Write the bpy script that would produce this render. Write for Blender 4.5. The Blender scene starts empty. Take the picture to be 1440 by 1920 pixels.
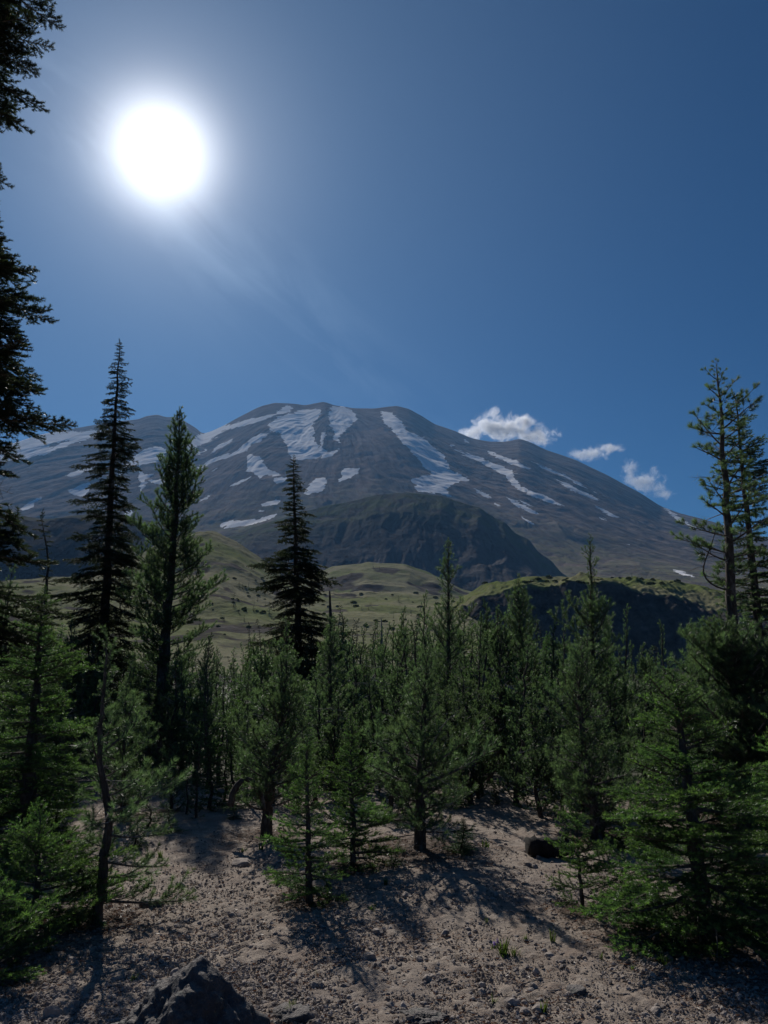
import bpy, math, random
import numpy as np
from math import radians, sin, cos, tan, atan, atan2, hypot, pi
from mathutils import Matrix, Vector, Euler

# ------------------------------------------------------------------ camera
SC = bpy.context.scene
COL = SC.collection
CAMZ = 1.6
FPX = 1450.0                      # focal length in photograph pixels (1440 x 1920)
PITCH = radians(11.3)
cam_data = bpy.data.cameras.new("camera")
cam = bpy.data.objects.new("camera", cam_data)
COL.objects.link(cam)
cam.location = (0, 0, CAMZ)
cam.rotation_euler = (radians(90) + PITCH, 0, 0)
cam_data.sensor_fit = 'VERTICAL'
cam_data.sensor_height = 36.0
cam_data.lens = FPX / 1920.0 * 36.0
cam_data.clip_start = 0.05
cam_data.clip_end = 90000
SC.camera = cam
SC.render.engine = 'CYCLES'
SC.render.resolution_x = 768
SC.render.resolution_y = 1024
SC.cycles.use_denoising = True
SC.cycles.max_bounces = 6
SC.cycles.diffuse_bounces = 2
SC.cycles.glossy_bounces = 1
SC.cycles.transmission_bounces = 3
SC.cycles.transparent_max_bounces = 8
SC.cycles.volume_bounces = 0
SC.cycles.volume_max_steps = 256
SC.cycles.sample_clamp_indirect = 4.0
SC.view_settings.view_transform = 'Standard'
SC.view_settings.look = 'None'
SC.view_settings.gamma = 1.0
SC.view_settings.use_curve_mapping = False
SC.view_settings.exposure = -0.3

# ------------------------------------------------------------------ sun and sky
SUN_EL = radians(34.9)
SUN_AZ = radians(-18.0)           # measured from +Y towards +X
SUNV = Vector((sin(SUN_AZ) * cos(SUN_EL), cos(SUN_AZ) * cos(SUN_EL), sin(SUN_EL)))
sd = bpy.data.lights.new("sun", 'SUN')
sd.energy = 4.9
sd.angle = radians(0.5)
sd.color = (1.0, 0.95, 0.88)
sun = bpy.data.objects.new("sun", sd)
sun.rotation_euler = SUNV.to_track_quat('Z', 'Y').to_euler()
COL.objects.link(sun)

W = bpy.data.worlds.new("World")
SC.world = W
W.use_nodes = True
nt = W.node_tree
nt.nodes.clear()
wo = nt.nodes.new('ShaderNodeOutputWorld')
bg = nt.nodes.new('ShaderNodeBackground')
sky = nt.nodes.new('ShaderNodeTexSky')
sky.sky_type = 'NISHITA'
sky.sun_disc = False
sky.sun_elevation = SUN_EL
sky.sun_rotation = SUN_AZ
sky.altitude = 1200
sky.air_density = 1.0
sky.dust_density = 0.25
sky.ozone_density = 2.5
bg.inputs['Strength'].default_value = 0.05
hs = nt.nodes.new('ShaderNodeHueSaturation')
hs.inputs['Saturation'].default_value = 1.05
tint = nt.nodes.new('ShaderNodeVectorMath'); tint.operation = 'MULTIPLY'; tint.inputs[1].default_value = (0.25, 0.55, 0.84)
nt.links.new(sky.outputs[0], tint.inputs[0]); nt.links.new(tint.outputs[0], hs.inputs['Color'])
# the aureole round the sun and thin high cirrus, both fixed in the sky
geo = nt.nodes.new('ShaderNodeNewGeometry')
tc = nt.nodes.new('ShaderNodeTexCoord')
def wmath(op, a, b=None, c=None, clamp=False):
    n = nt.nodes.new('ShaderNodeMath'); n.operation = op; n.use_clamp = clamp
    for i, v in enumerate((a, b, c)):
        if v is None: continue
        if isinstance(v, (int, float)): n.inputs[i].default_value = v
        else: nt.links.new(v, n.inputs[i])
    return n.outputs[0]
nrm = nt.nodes.new('ShaderNodeVectorMath'); nrm.operation = 'NORMALIZE'
nt.links.new(tc.outputs['Generated'], nrm.inputs[0])
dot = nt.nodes.new('ShaderNodeVectorMath'); dot.operation = 'DOT_PRODUCT'
nt.links.new(nrm.outputs[0], dot.inputs[0]); dot.inputs[1].default_value = SUNV
ang = wmath('ARCCOSINE', wmath('MINIMUM', dot.outputs['Value'], 0.999999))
def gauss(width, power, amp):
    return wmath('MULTIPLY', wmath('EXPONENT', wmath('MULTIPLY', wmath('POWER', wmath('DIVIDE', ang, radians(width)), power), -1.0)), amp)
GLOW = [(2.9, 2.0, 40.0, (1, 0.985, 0.97)), (6.6, 1.8, 6.0, (1.0, 0.99, 1.04)), (13.5, 1.4, 1.9, (0.92, 0.97, 1.06)), (27.0, 2.0, 1.75, (0.64, 0.90, 1.08))]
# cirrus: one faint band of streaks running down from under the sun towards the summit
_w = lambda x, y: Vector((x - 720.0, FPX * cos(PITCH) - (960.0 - y) * sin(PITCH), FPX * sin(PITCH) + (960.0 - y) * cos(PITCH))).normalized()
_p, _q = _w(330, 400), _w(720, 740)
CN = _p.cross(_q).normalized(); CA = (_q - _p).normalized()
def wdot(v):
    d_ = nt.nodes.new('ShaderNodeVectorMath'); d_.operation = 'DOT_PRODUCT'; nt.links.new(nrm.outputs[0], d_.inputs[0]); d_.inputs[1].default_value = v
    return d_.outputs['Value']
dn = wdot(CN); da = wdot(CA)
cv = nt.nodes.new('ShaderNodeCombineXYZ'); nt.links.new(wmath('MULTIPLY', dn, 16.0), cv.inputs[0]); nt.links.new(wmath('MULTIPLY', da, 4.5), cv.inputs[1])
cn = nt.nodes.new('ShaderNodeTexNoise'); cn.inputs['Scale'].default_value = 1.0; cn.inputs['Detail'].default_value = 6; cn.inputs['Roughness'].default_value = 0.55
cn.inputs['Distortion'].default_value = 0.6
nt.links.new(cv.outputs[0], cn.inputs['Vector'])
band = wmath('EXPONENT', wmath('MULTIPLY', wmath('POWER', wmath('ABSOLUTE', wmath('DIVIDE', dn, 0.055)), 2.0), -1.0))
cir = wmath('MULTIPLY', wmath('MULTIPLY', wmath('SUBTRACT', cn.outputs[0], 0.42, clamp=True), 3.2), band)
acc = hs.outputs['Color']
for i, (w_, p_, a_, c_) in enumerate(GLOW):
    g = gauss(w_, p_, a_)
    if i == 3: g = wmath('MULTIPLY', g, wmath('ADD', 1.0, cir))
    if i == 2: g = wmath('MULTIPLY', g, wmath('ADD', 1.0, cir))
    vm = nt.nodes.new('ShaderNodeVectorMath'); vm.operation = 'SCALE'; vm.inputs[0].default_value = c_
    nt.links.new(g, vm.inputs['Scale'])
    ad = nt.nodes.new('ShaderNodeVectorMath'); ad.operation = 'ADD'
    nt.links.new(acc, ad.inputs[0]); nt.links.new(vm.outputs[0], ad.inputs[1])
    acc = ad.outputs[0]
nt.links.new(acc, bg.inputs['Color'])
nt.links.new(bg.outputs[0], wo.inputs['Surface'])

# ------------------------------------------------------------------ geometry of the view (used to place things)
def pix(x, y):
    "unit-free direction through photograph pixel (x, y): east, north, up"
    dx = x - 720.0; dy = 960.0 - y
    return dx, FPX * cos(PITCH) - dy * sin(PITCH), FPX * sin(PITCH) + dy * cos(PITCH)

def at(x, y, r):
    "point at horizontal distance r on the line through pixel (x, y)"
    a, b, c = pix(x, y); h = hypot(a, b)
    return Vector((a / h * r, b / h * r, CAMZ + c / h * r))

# ------------------------------------------------------------------ noise
def _hash(ix, iy, iz, seed):
    h = (ix.astype(np.int64) * 374761393 + iy.astype(np.int64) * 668265263 + iz.astype(np.int64) * 2147483647 + seed * 974634777) & 0xFFFFFFFF
    h = ((h ^ (h >> 13)) * 1274126177) & 0xFFFFFFFF
    h = ((h ^ (h >> 16)) * 2246822519) & 0xFFFFFFFF
    return ((h ^ (h >> 15)) & 0xFFFFFF) / float(0xFFFFFF) * 2 - 1

def vnoise(x, y, z=0.0, seed=0):
    x = np.asarray(x, float); y = np.asarray(y, float); z = np.zeros_like(x) + z
    ix = np.floor(x); iy = np.floor(y); iz = np.floor(z)
    fx = x - ix; fy = y - iy; fz = z - iz
    u = fx * fx * fx * (fx * (fx * 6 - 15) + 10); v = fy * fy * fy * (fy * (fy * 6 - 15) + 10); w = fz * fz * (3 - 2 * fz)
    r = 0
    for a in (0, 1):
        for b in (0, 1):
            for c in (0, 1):
                if c and not np.any(fz): continue
                r = r + _hash(ix + a, iy + b, iz + c, seed) * (u if a else 1 - u) * (v if b else 1 - v) * (w if c else 1 - w)
    return r

def fbm(x, y, z=0.0, oct=5, seed=0, gain=0.5, lac=2.03):
    s = 0; a = 1; f = 1
    for k in range(oct):
        s = s + a * vnoise(np.asarray(x) * f + 13.7 * k, np.asarray(y) * f - 7.1 * k, np.asarray(z) * f, seed + k)
        a *= gain; f *= lac
    return s

def ridged(x, y, oct=4, seed=0):
    s = 0; a = 1; f = 1
    for k in range(oct):
        s = s + a * (1 - 2 * np.abs(vnoise(np.asarray(x) * f + 5.3 * k, np.asarray(y) * f + 3.1 * k, 0, seed + k)))
        a *= 0.5; f *= 2.1
    return s

# ------------------------------------------------------------------ mesh building
class MB:
    def __init__(self): self.v = []; self.t = []; self.m = []; self.a = []; self.n = 0
    def add(self, v, t, mat=0, attr=0.0):
        v = np.asarray(v, float).reshape(-1, 3); t = np.asarray(t, np.int64).reshape(-1, 3)
        self.v.append(v); self.t.append(t + self.n); self.m.append(np.full(len(t), mat) if np.isscalar(mat) else mat)
        self.a.append(np.full(len(v), float(attr)) if np.isscalar(attr) else np.asarray(attr, float)); self.n += len(v)
    def arrays(self):
        return np.concatenate(self.v), np.concatenate(self.t), np.concatenate(self.m), np.concatenate(self.a)
    def mesh(self, name, mats, smooth=False, attr=None):
        v, t, m, a = self.arrays()
        return mesh_from(name, v, t, m, mats, smooth, {attr: a} if attr else None)

def mesh_from(name, v, t, m, mats, smooth=False, attrs=None):
    me = bpy.data.meshes.new(name)
    me.vertices.add(len(v)); me.vertices.foreach_set('co', np.ascontiguousarray(v, np.float32).ravel())
    nt_ = len(t)
    me.loops.add(nt_ * 3); me.loops.foreach_set('vertex_index', np.ascontiguousarray(t, np.int32).ravel())
    me.polygons.add(nt_)
    me.polygons.foreach_set('loop_start', np.arange(0, nt_ * 3, 3, dtype=np.int32))
    try: me.polygons.foreach_set('loop_total', np.full(nt_, 3, np.int32))
    except Exception: pass
    for q in mats: me.materials.append(q)
    if m is not None and not np.isscalar(m): me.polygons.foreach_set('material_index', np.asarray(m, np.int32))
    sm = np.full(nt_, bool(smooth)) if np.isscalar(smooth) else np.asarray(smooth, bool)
    me.polygons.foreach_set('use_smooth', sm)
    me.update(calc_edges=True)
    for k, arr in (attrs or {}).items():
        at_ = me.attributes.new(k, 'FLOAT', 'POINT'); at_.data.foreach_set('value', np.asarray(arr, np.float32))
    me.validate(verbose=False)
    return me

def link(name, me, parent=None, M=None, **props):
    o = bpy.data.objects.new(name, me); COL.objects.link(o)
    if parent is not None: o.parent = parent
    if M is not None: o.matrix_local = M
    for k, v in props.items(): o[k] = v
    return o

def grid_tris(nr, nc):
    i = np.arange(nr - 1)[:, None] * nc + np.arange(nc - 1)[None, :]
    i = i.ravel()
    return np.concatenate([np.stack([i, i + 1, i + nc + 1], 1), np.stack([i, i + nc + 1, i + nc], 1)])

def tube(pts, rad, n=8, cap=True):
    pts = np.asarray(pts, float); k = len(pts); rad = np.broadcast_to(np.asarray(rad, float), (k,))
    tg = np.gradient(pts, axis=0); tg /= np.linalg.norm(tg, axis=1)[:, None] + 1e-12
    ref = np.array([1.0, 0.13, 0.07]) if abs(tg[:, 0]).mean() < 0.8 else np.array([0.05, 0.1, 1.0])
    u = np.cross(tg, ref); u /= np.linalg.norm(u, axis=1)[:, None]; w = np.cross(tg, u)
    th = np.arange(n) * 2 * pi / n
    v = pts[:, None, :] + rad[:, None, None] * (np.cos(th)[None, :, None] * u[:, None, :] + np.sin(th)[None, :, None] * w[:, None, :])
    v = v.reshape(-1, 3)
    t = []
    for i in range(k - 1):
        for j in range(n):
            a = i * n + j; b = i * n + (j + 1) % n
            t.append((a, a + n, b)); t.append((b, a + n, b + n))
    if cap:
        v = np.vstack([v, pts[0], pts[-1]])
        for j in range(n):
            t.append((k * n, j, (j + 1) % n)); t.append((k * n + 1, (k - 1) * n + (j + 1) % n, (k - 1) * n + j))
    return v, np.array(t)

# ------------------------------------------------------------------ materials
def material(name):
    m = bpy.data.materials.new(name); m.use_nodes = True
    N = m.node_tree; N.nodes.clear()
    out = N.nodes.new('ShaderNodeOutputMaterial')
    return m, N, out
class NB:
    def __init__(s, N): s.N = N
    def n(s, typ, ins=None, **kw):
        q = s.N.nodes.new(typ)
        for k, v in kw.items(): setattr(q, k, v)
        for k, v in (ins or {}).items(): s.set(q, k, v)
        return q
    def set(s, q, k, v):
        if isinstance(v, bpy.types.NodeSocket): s.N.links.new(v, q.inputs[k])
        else: q.inputs[k].default_value = v
    def noise(s, vec, scale, detail=5, rough=0.55, dist=0.0):
        return s.n('ShaderNodeTexNoise', {'Vector': vec, 'Scale': scale, 'Detail': detail, 'Roughness': rough, 'Distortion': dist}).outputs[0]
    def ramp(s, fac, stops, interp='LINEAR'):
        r = s.n('ShaderNodeValToRGB', {'Fac': fac}); r.color_ramp.interpolation = interp
        e = r.color_ramp.elements
        while len(e) < len(stops): e.new(0.5)
        for q, (p, c) in zip(e, stops): q.position = p; q.color = (*c, 1) if len(c) == 3 else c
        return r.outputs[0]
    def mix(s, fac, a, b, blend='MIX'):
        q = s.n('ShaderNodeMix', data_type='RGBA', blend_type=blend)
        s.set(q, 0, fac)
        for i, v in ((6, a), (7, b)):
            if isinstance(v, tuple) and len(v) == 3: v = (*v, 1)
            s.set(q, i, v)
        return q.outputs[2]
    def math(s, op, a, b=0.0, clamp=False):
        q = s.n('ShaderNodeMath', operation=op, use_clamp=clamp); s.set(q, 0, a); s.set(q, 1, b); return q.outputs[0]
    def sstep(s, v, lo, hi):
        q = s.n('ShaderNodeMapRange', interpolation_type='SMOOTHSTEP'); s.set(q, 'Value', v); s.set(q, 'From Min', lo); s.set(q, 'From Max', hi); return q.outputs[0]
    def bump(s, h, strength, dist, nrm=None):
        q = s.n('ShaderNodeBump', {'Height': h, 'Strength': strength, 'Distance': dist})
        if nrm is not None: s.set(q, 'Normal', nrm)
        return q.outputs[0]

def pos(b): return b.n('ShaderNodeNewGeometry').outputs['Position']
def attr(b, name): return b.n('ShaderNodeAttribute', attribute_name=name).outputs['Fac']
def principled(b, out, color, rough=0.9, spec=0.3, normal=None, **ex):
    p = b.n('ShaderNodeBsdfPrincipled')
    b.set(p, 'Base Color', (*color, 1) if isinstance(color, tuple) and len(color) == 3 else color)
    b.set(p, 'Roughness', rough); b.set(p, 'Specular IOR Level', spec)
    if normal is not None: b.set(p, 'Normal', normal)
    for k, v in ex.items(): b.set(p, k.replace('_', ' '), v)
    b.N.links.new(p.outputs[0], out.inputs['Surface'])
    return p

def mat_mountain(dark=1.0):
    m, N, out = material('mountain_rock'); b = NB(N); P = pos(b)
    n1 = b.noise(P, 0.0022, 6, 0.6); n2 = b.noise(P, 0.012, 7, 0.65); n3 = b.noise(P, 0.05, 5, 0.7)
    rock = b.ramp(n2, [(0.25, (0.095, 0.074, 0.062)), (0.5, (0.155, 0.126, 0.109)), (0.75, (0.27, 0.22, 0.19))])
    fl = b.n('ShaderNodeCombineXYZ', {'X': b.math('MULTIPLY', attr(b, 'flow_a'), 1.0), 'Y': attr(b, 'flow_r')}).outputs[0]
    st = b.noise(fl, 1.0, 6, 0.65, 0.6)
    rock = b.mix(b.math('MULTIPLY', b.sstep(st, 0.40, 0.62), 0.55), rock, (0.29, 0.225, 0.19))
    rock = b.mix(b.math('MULTIPLY', b.sstep(st, 0.52, 0.36), 0.5), rock, (0.07, 0.058, 0.052))
    rock = b.mix(b.math('MULTIPLY', b.sstep(n1, 0.45, 0.62), 0.6), rock, b.ramp(n3, [(0.3, (0.09, 0.072, 0.064)), (0.7, (0.155, 0.13, 0.118))]))
    green = b.math('MULTIPLY', attr(b, 'green'), b.sstep(n2, 0.35, 0.62))
    rock = b.mix(green, rock, (0.17, 0.165, 0.09))
    if dark < 1: rock = b.mix(1.0, rock, (dark * .86, dark, dark * 1.12), 'MULTIPLY')  # darker, bluer multiply: shade and haze put into the rock colour
    sn = attr(b, 'snow')
    snf = b.sstep(b.math('ADD', sn, b.math('MULTIPLY', b.math('SUBTRACT', n3, 0.5), 0.7)), 0.42, 0.58)
    snc = b.ramp(n2, [(0.3, (0.82, 0.79, 0.77)), (0.7, (0.95, 0.94, 0.93))])
    snc = b.mix(b.math('MULTIPLY', b.sstep(st, 0.5, 0.62), 0.3), snc, (0.45, 0.43, 0.42))
    col = b.mix(snf, rock, snc)
    bp = b.bump(b.math('ADD', b.math('ADD', n2, b.math('MULTIPLY', st, 1.2)), b.math('MULTIPLY', n3, 0.5)), b.math('SUBTRACT', 0.6, b.math('MULTIPLY', snf, 0.5)), 20.0)
    principled(b, out, col, 1.0, 0.0, bp)
    return m

def mat_hill(name, base, dark, green, scale, rocky=0.0, bumpd=1.0):
    m, N, out = material(name); b = NB(N); P = pos(b)
    n1 = b.noise(P, scale, 5, 0.6); n2 = b.noise(P, scale * 6, 6, 0.65); n3 = b.noise(P, scale * 30, 4, 0.7)
    c = b.mix(b.sstep(n1, 0.38, 0.62), base, green)
    c = b.mix(b.math('MULTIPLY', b.sstep(n2, 0.5, 0.68), 0.75), c, dark)
    c = b.mix(b.math('MULTIPLY', b.sstep(n3, 0.55, 0.7), 0.6), c, tuple(q * 0.55 for q in dark))
    r = attr(b, 'rock')
    rc = b.ramp(n2, [(0.3, (0.055, 0.05, 0.048)), (0.6, (0.12, 0.11, 0.10)), (0.8, (0.22, 0.2, 0.185))])
    c = b.mix(b.sstep(b.math('ADD', r, b.math('MULTIPLY', b.math('SUBTRACT', n2, 0.5), 0.5)), 0.4, 0.6), c, rc)
    bp = b.bump(b.math('ADD', n2, b.math('MULTIPLY', n3, 0.6)), 0.8, bumpd)
    principled(b, out, c, 1.0, 0.0, bp)
    return m

# ------------------------------------------------------------------ terrain
def G(x, y):
    "height of the near ground"
    x = np.asarray(x, float); y = np.asarray(y, float); r = np.hypot(x, y)
    z = np.interp(r, [0, 9, 11, 14, 20, 30, 50, 80, 130, 300, 2000, 60000], [0, 0, -.04, -.18, -.62, -1.2, -1.9, -2.2, -2.0, -4, -10, -30])
    z = z + 0.05 * vnoise(x / 2.3, y / 2.3, 0, 5) * np.clip(r / 4, 0, 1) + 0.10 * vnoise(x / 9 + 4, y / 9, 0, 6) * np.clip((r - 5) / 20, 0, 1)
    return z
def g(x, y): return float(G(np.array([x]), np.array([y]))[0])

def on_ground(x, y):
    "point where the line through pixel (x, y) meets the near ground"
    a, b, c = pix(x, y); h = hypot(a, b)
    lo = 0.5
    r = np.arange(1.5, 80, 0.02); zz = CAMZ + c / h * r; gg = G(a / h * r, b / h * r)
    k = np.argmax(zz <= gg) if np.any(zz <= gg) else len(r) - 1
    return Vector((a / h * r[k], b / h * r[k], float(gg[k])))

def make_ground():
    az = np.concatenate([np.linspace(-pi, -0.66, 40)[:-1], np.linspace(-0.66, 0.66, 440), np.linspace(0.66, pi, 40)[1:]])
    rr = np.concatenate([[0.05, 0.6, 1.4, 2.2], np.geomspace(2.6, 14, 430), np.geomspace(14.3, 80, 90), np.geomspace(85, 60000, 40)])
    A, R = np.meshgrid(az, rr); X = R * np.sin(A); Y = R * np.cos(A); Z = G(X, Y)
    near = np.clip((14 - R) / 4, 0, 1) * np.clip((0.8 - np.abs(A)) * 5, 0, 1)
    Z = Z + near * (0.007 * fbm(X / 0.30, Y / 0.30, 0, 3, 21) + 0.010 * np.clip(fbm(X / 0.05, Y / 0.05, 0, 3, 33), -0.3, 2) + 0.006 * np.maximum(0, fbm(X / 0.07, Y / 0.07, 0, 3, 41) - .2))
    v = np.stack([X, Y, Z], -1).reshape(-1, 3)
    t = grid_tris(len(rr), len(az))
    t = t[:, ::-1]
    litter = np.zeros(len(v))
    for (lx, ly, lr) in LITTER:
        litter = np.maximum(litter, np.clip(1.25 - np.hypot(v[:, 0] - lx, (v[:, 1] - ly)) / lr, 0, 1))
    return mesh_from('ground', v, t, None, [mat_ground()], True, {'litter': litter})

def mat_ground():
    m, N, out = material('pumice_sand'); b = NB(N); P = pos(b)
    n1 = b.noise(P, 0.9, 5, 0.6); n2 = b.noise(P, 9, 6, 0.65); n3 = b.noise(P, 60, 5, 0.7); n4 = b.noise(P, 210, 3, 0.6)
    c = b.ramp(n2, [(0.28, (0.22, 0.175, 0.14)), (0.5, (0.36, 0.295, 0.24)), (0.72, (0.48, 0.405, 0.335))])
    c = b.mix(b.math('MULTIPLY', b.sstep(n1, 0.45, 0.65), 0.5), c, (0.27, 0.22, 0.19))
    c = b.mix(b.math('MULTIPLY', b.sstep(n3, 0.52, 0.7), 0.5), c, (0.17, 0.14, 0.12))
    c = b.mix(b.math('MULTIPLY', b.sstep(n4, 0.58, 0.72), 0.5), c, (0.13, 0.11, 0.10))
    c = b.mix(b.math('MULTIPLY', b.sstep(b.noise(P, 2.6, 5, .7), .47, .66), .5), c, (0.24, 0.165, 0.125))
    lit = b.math('MULTIPLY', b.sstep(b.math('ADD', attr(b, 'litter'), b.math('MULTIPLY', b.math('SUBTRACT', n2, 0.5), 1.6)), 0.35, 0.8), 0.85)
    lc = b.ramp(n4, [(0.3, (0.035, 0.024, 0.017)), (0.55, (0.10, 0.062, 0.042)), (0.75, (0.19, 0.13, 0.095))])
    c = b.mix(lit, c, lc)
    # further away, among the trees: forest floor
    r = b.n('ShaderNodeVectorMath', {0: P}, operation='LENGTH').outputs['Value']
    far = b.sstep(b.math('ADD', r, b.math('MULTIPLY', n1, 4.0)), 11.5, 16.0)
    fc = b.ramp(n2, [(0.3, (0.05, 0.048, 0.034)), (0.5, (0.085, 0.082, 0.055)), (0.7, (0.045, 0.06, 0.026))])
    c = b.mix(far, c, fc)
    bp = b.bump(n3, 0.7, 0.025)
    bp = b.bump(n4, 0.6, 0.01, bp)
    principled(b, out, c, 0.92, 0.25, bp)
    return m

def section(name, x0, x1, nx, knots, rows, noise, mats, smooth=True, attrs=None, xpow=None):
    """a landform: knots = [(distance, [(pixel x, pixel y), ...] or height in metres)], joined towards the viewer and away.
    noise(X, Y, s, R) gives relief in metres."""
    xs = np.linspace(x0, x1, nx); lo = x0 <= -300; hi = x1 >= 1700
    if lo: xs = np.concatenate([x0 - 1500 * np.linspace(1, 0, 26)[:-1], xs])
    if hi: xs = np.concatenate([xs, x1 + 1500 * np.linspace(0, 1, 26)[1:]])
    nx = len(xs); fade = np.clip((x0 - xs) / 1500, 0, 1) + np.clip((xs - x1) / 1500, 0, 1); fade = fade * fade * (3 - 2 * fade)
    dx = xs - 720.0
    rs = []; Zk = []
    for (r, prof) in knots:
        if isinstance(prof, (int, float)):
            Zk.append(np.full(nx, float(prof)))
        else:
            px, py = zip(*prof)
            yy = np.interp(xs, px, py)
            if nx > 200 and len(prof) > 6:
                k = 5; yy = np.convolve(np.pad(yy, k // 2, mode='edge'), np.ones(k) / k, 'valid')
            dy = 960 - yy
            f = FPX * cos(PITCH) - dy * sin(PITCH); u = FPX * sin(PITCH) + dy * cos(PITCH)
            Zk.append(CAMZ + r * u / np.hypot(dx, f))
        rs.append(r)
    rr = np.concatenate([np.linspace(rs[i], rs[i + 1], rows[i], endpoint=False) for i in range(len(rs) - 1)] + [[rs[-1]]])
    Zk = np.array(Zk)
    Z = np.array([[0.0]]) * 0
    idx = np.searchsorted(rs, rr, side='right') - 1; idx = np.clip(idx, 0, len(rs) - 2)
    w = ((rr - np.array(rs)[idx]) / (np.array(rs)[idx + 1] - np.array(rs)[idx]))[:, None]
    # azimuth uses the horizon row so that columns are vertical planes
    azf = FPX * cos(PITCH) + FPX * tan(PITCH) * sin(PITCH)
    az = np.arctan2(dx, azf)
    Z = Zk[idx] * (1 - w) + Zk[idx + 1] * w
    A, R = np.meshgrid(az, rr)
    X = R * np.sin(A); Y = R * np.cos(A)
    Z = Z + noise(X, Y, R, A)
    Z = Z * (1 - fade) - 25 * fade
    v = np.stack([X, Y, Z], -1).reshape(-1, 3)
    t = grid_tris(len(rr), nx)[:, ::-1]
    at_ = {k: f(X, Y, R, A, Z).ravel() for k, f in (attrs or {}).items()}
    if mats[0].name.startswith('mountain_rock'):
        qx = X - SUMMIT.x; qy = Y - SUMMIT.y
        at_['flow_a'] = (np.arctan2(qx, -qy) * 38 + 0.6 * fbm(X / 700, Y / 700, 0, 3, 81)).ravel(); at_['flow_r'] = (np.hypot(qx, qy) / 620).ravel()
    me = mesh_from(name, v, t, None, mats, smooth, at_)
    return link(name, me, kind='structure')

def proj(X, Y, Z):
    "photograph pixel of world points (used once, to find where on the mountain a snowfield lies)"
    z = Z - CAMZ
    d = Y * cos(PITCH) + z * sin(PITCH); u = -Y * sin(PITCH) + z * cos(PITCH)
    return 720 + FPX * X / d, 960 - FPX * u / d

def inside(px, py, poly):
    poly = np.asarray(poly, float); r = np.zeros(px.shape, bool); j = len(poly) - 1
    for i in range(len(poly)):
        xi, yi = poly[i]; xj, yj = poly[j]
        c = ((yi > py) != (yj > py)) & (px < (xj - xi) * (py - yi) / (yj - yi + 1e-9) + xi)
        r ^= c; j = i
    return r

SKYLINE = [(-300, 900), (-100, 850), (0, 822), (30, 812), (60, 806), (120, 797), (185, 787), (230, 783), (245, 777), (268, 775), (285, 781), (305, 780), (325, 790), (345, 801), (358, 812), (372, 809), (400, 797), (430, 781), (470, 762), (500, 755), (545, 757), (560, 760), (600, 753), (620, 760), (660, 766), (700, 766), (745, 761), (770, 767), (795, 780), (820, 795), (860, 808), (895, 822), (930, 828), (960, 828), (990, 822), (1010, 828), (1040, 842), (1100, 862), (1160, 890), (1220, 922), (1260, 948), (1300, 962), (1350, 975), (1440, 1000), (1700, 1080)]
S1 = [  # snowfields, traced on the mountain: (x/2, 700 + y/2)
 [(40,225),(120,205),(200,195),(230,215),(300,222),(375,205),(350,225),(280,245),(200,262),(165,290),(130,300),(60,310),(10,330),(-60,340),(-60,250)],
 [(130,300),(200,275),(290,240),(370,212),(400,215),(370,230),(300,255),(220,285),(150,310),(20,330),(-60,345),(-60,330)],
 [(240,385),(290,365),(345,348),(400,340),(340,360),(270,388)], [(260,440),(330,405),(345,420),(320,460),(265,460)], [(70,515),(110,480),(158,462),(120,500),(85,515)],
 [(495,320),(540,282),(600,275),(630,290),(600,330),(530,345),(470,375),(440,385),(470,340)], [(520,370),(560,375),(580,372),(550,400),(530,445),(522,420)],
 [(725,245),(760,225),(830,200),(900,180),(960,165),(1030,150),(1070,122),(1100,128),(1085,145),(1020,160),(960,185),(900,200),(840,215),(800,245),(740,275),(700,300),(690,290)],
 [(785,300),(830,265),(885,243),(860,262),(820,285)], [(730,305),(780,280),(770,292),(740,308)],
 [(740,350),(800,320),(870,300),(905,275),(950,240),(980,225),(1010,222),(1000,240),(950,270),(930,290),(870,312),(800,335),(745,358)],
 [(1010,190),(1040,165),(1080,155),(1130,138),(1200,135),(1205,150),(1170,190),(1180,210),(1175,240),(1190,270),(1200,300),(1190,325),(1150,320),(1100,330),(1080,290),(1070,260),(1050,225),(1010,215)],
 [(1240,125),(1290,125),(1335,150),(1340,170),(1310,200),(1270,235),(1275,265),(1255,250),(1250,220),(1240,190),(1235,150)],
 [(1205,220),(1225,230),(1205,265),(1225,300),(1260,285),(1275,270),(1255,300),(1240,315),(1205,322),(1195,290)],
 [(930,305),(975,310),(985,335),(1010,360),(1060,380),(1030,385),(990,385),(970,400),(965,380),(930,370),(925,335)], [(850,425),(900,400),(950,385),(930,400),(870,425)],
 [(1025,395),(1075,388),(1070,405),(1035,412)], [(1285,355),(1350,355),(1345,375),(1310,395),(1272,412),(1280,380)], [(1140,435),(1185,395),(1225,395),(1220,430),(1180,450),(1150,455)],
 [(970,492),(1000,480),(1055,478),(1040,490),(985,498)], [(825,560),(880,552),(960,545),(1020,528),(1050,520),(1030,540),(960,562),(890,575),(820,578)], [(960,520),(995,510),(985,520)],
 [(745,480),(790,450),(775,470),(750,485)], [(775,375),(830,342),(800,365)], [(470,520),(500,510),(490,550),(440,575)], [(560,405),(600,395),(640,400),(600,420)]]
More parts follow.
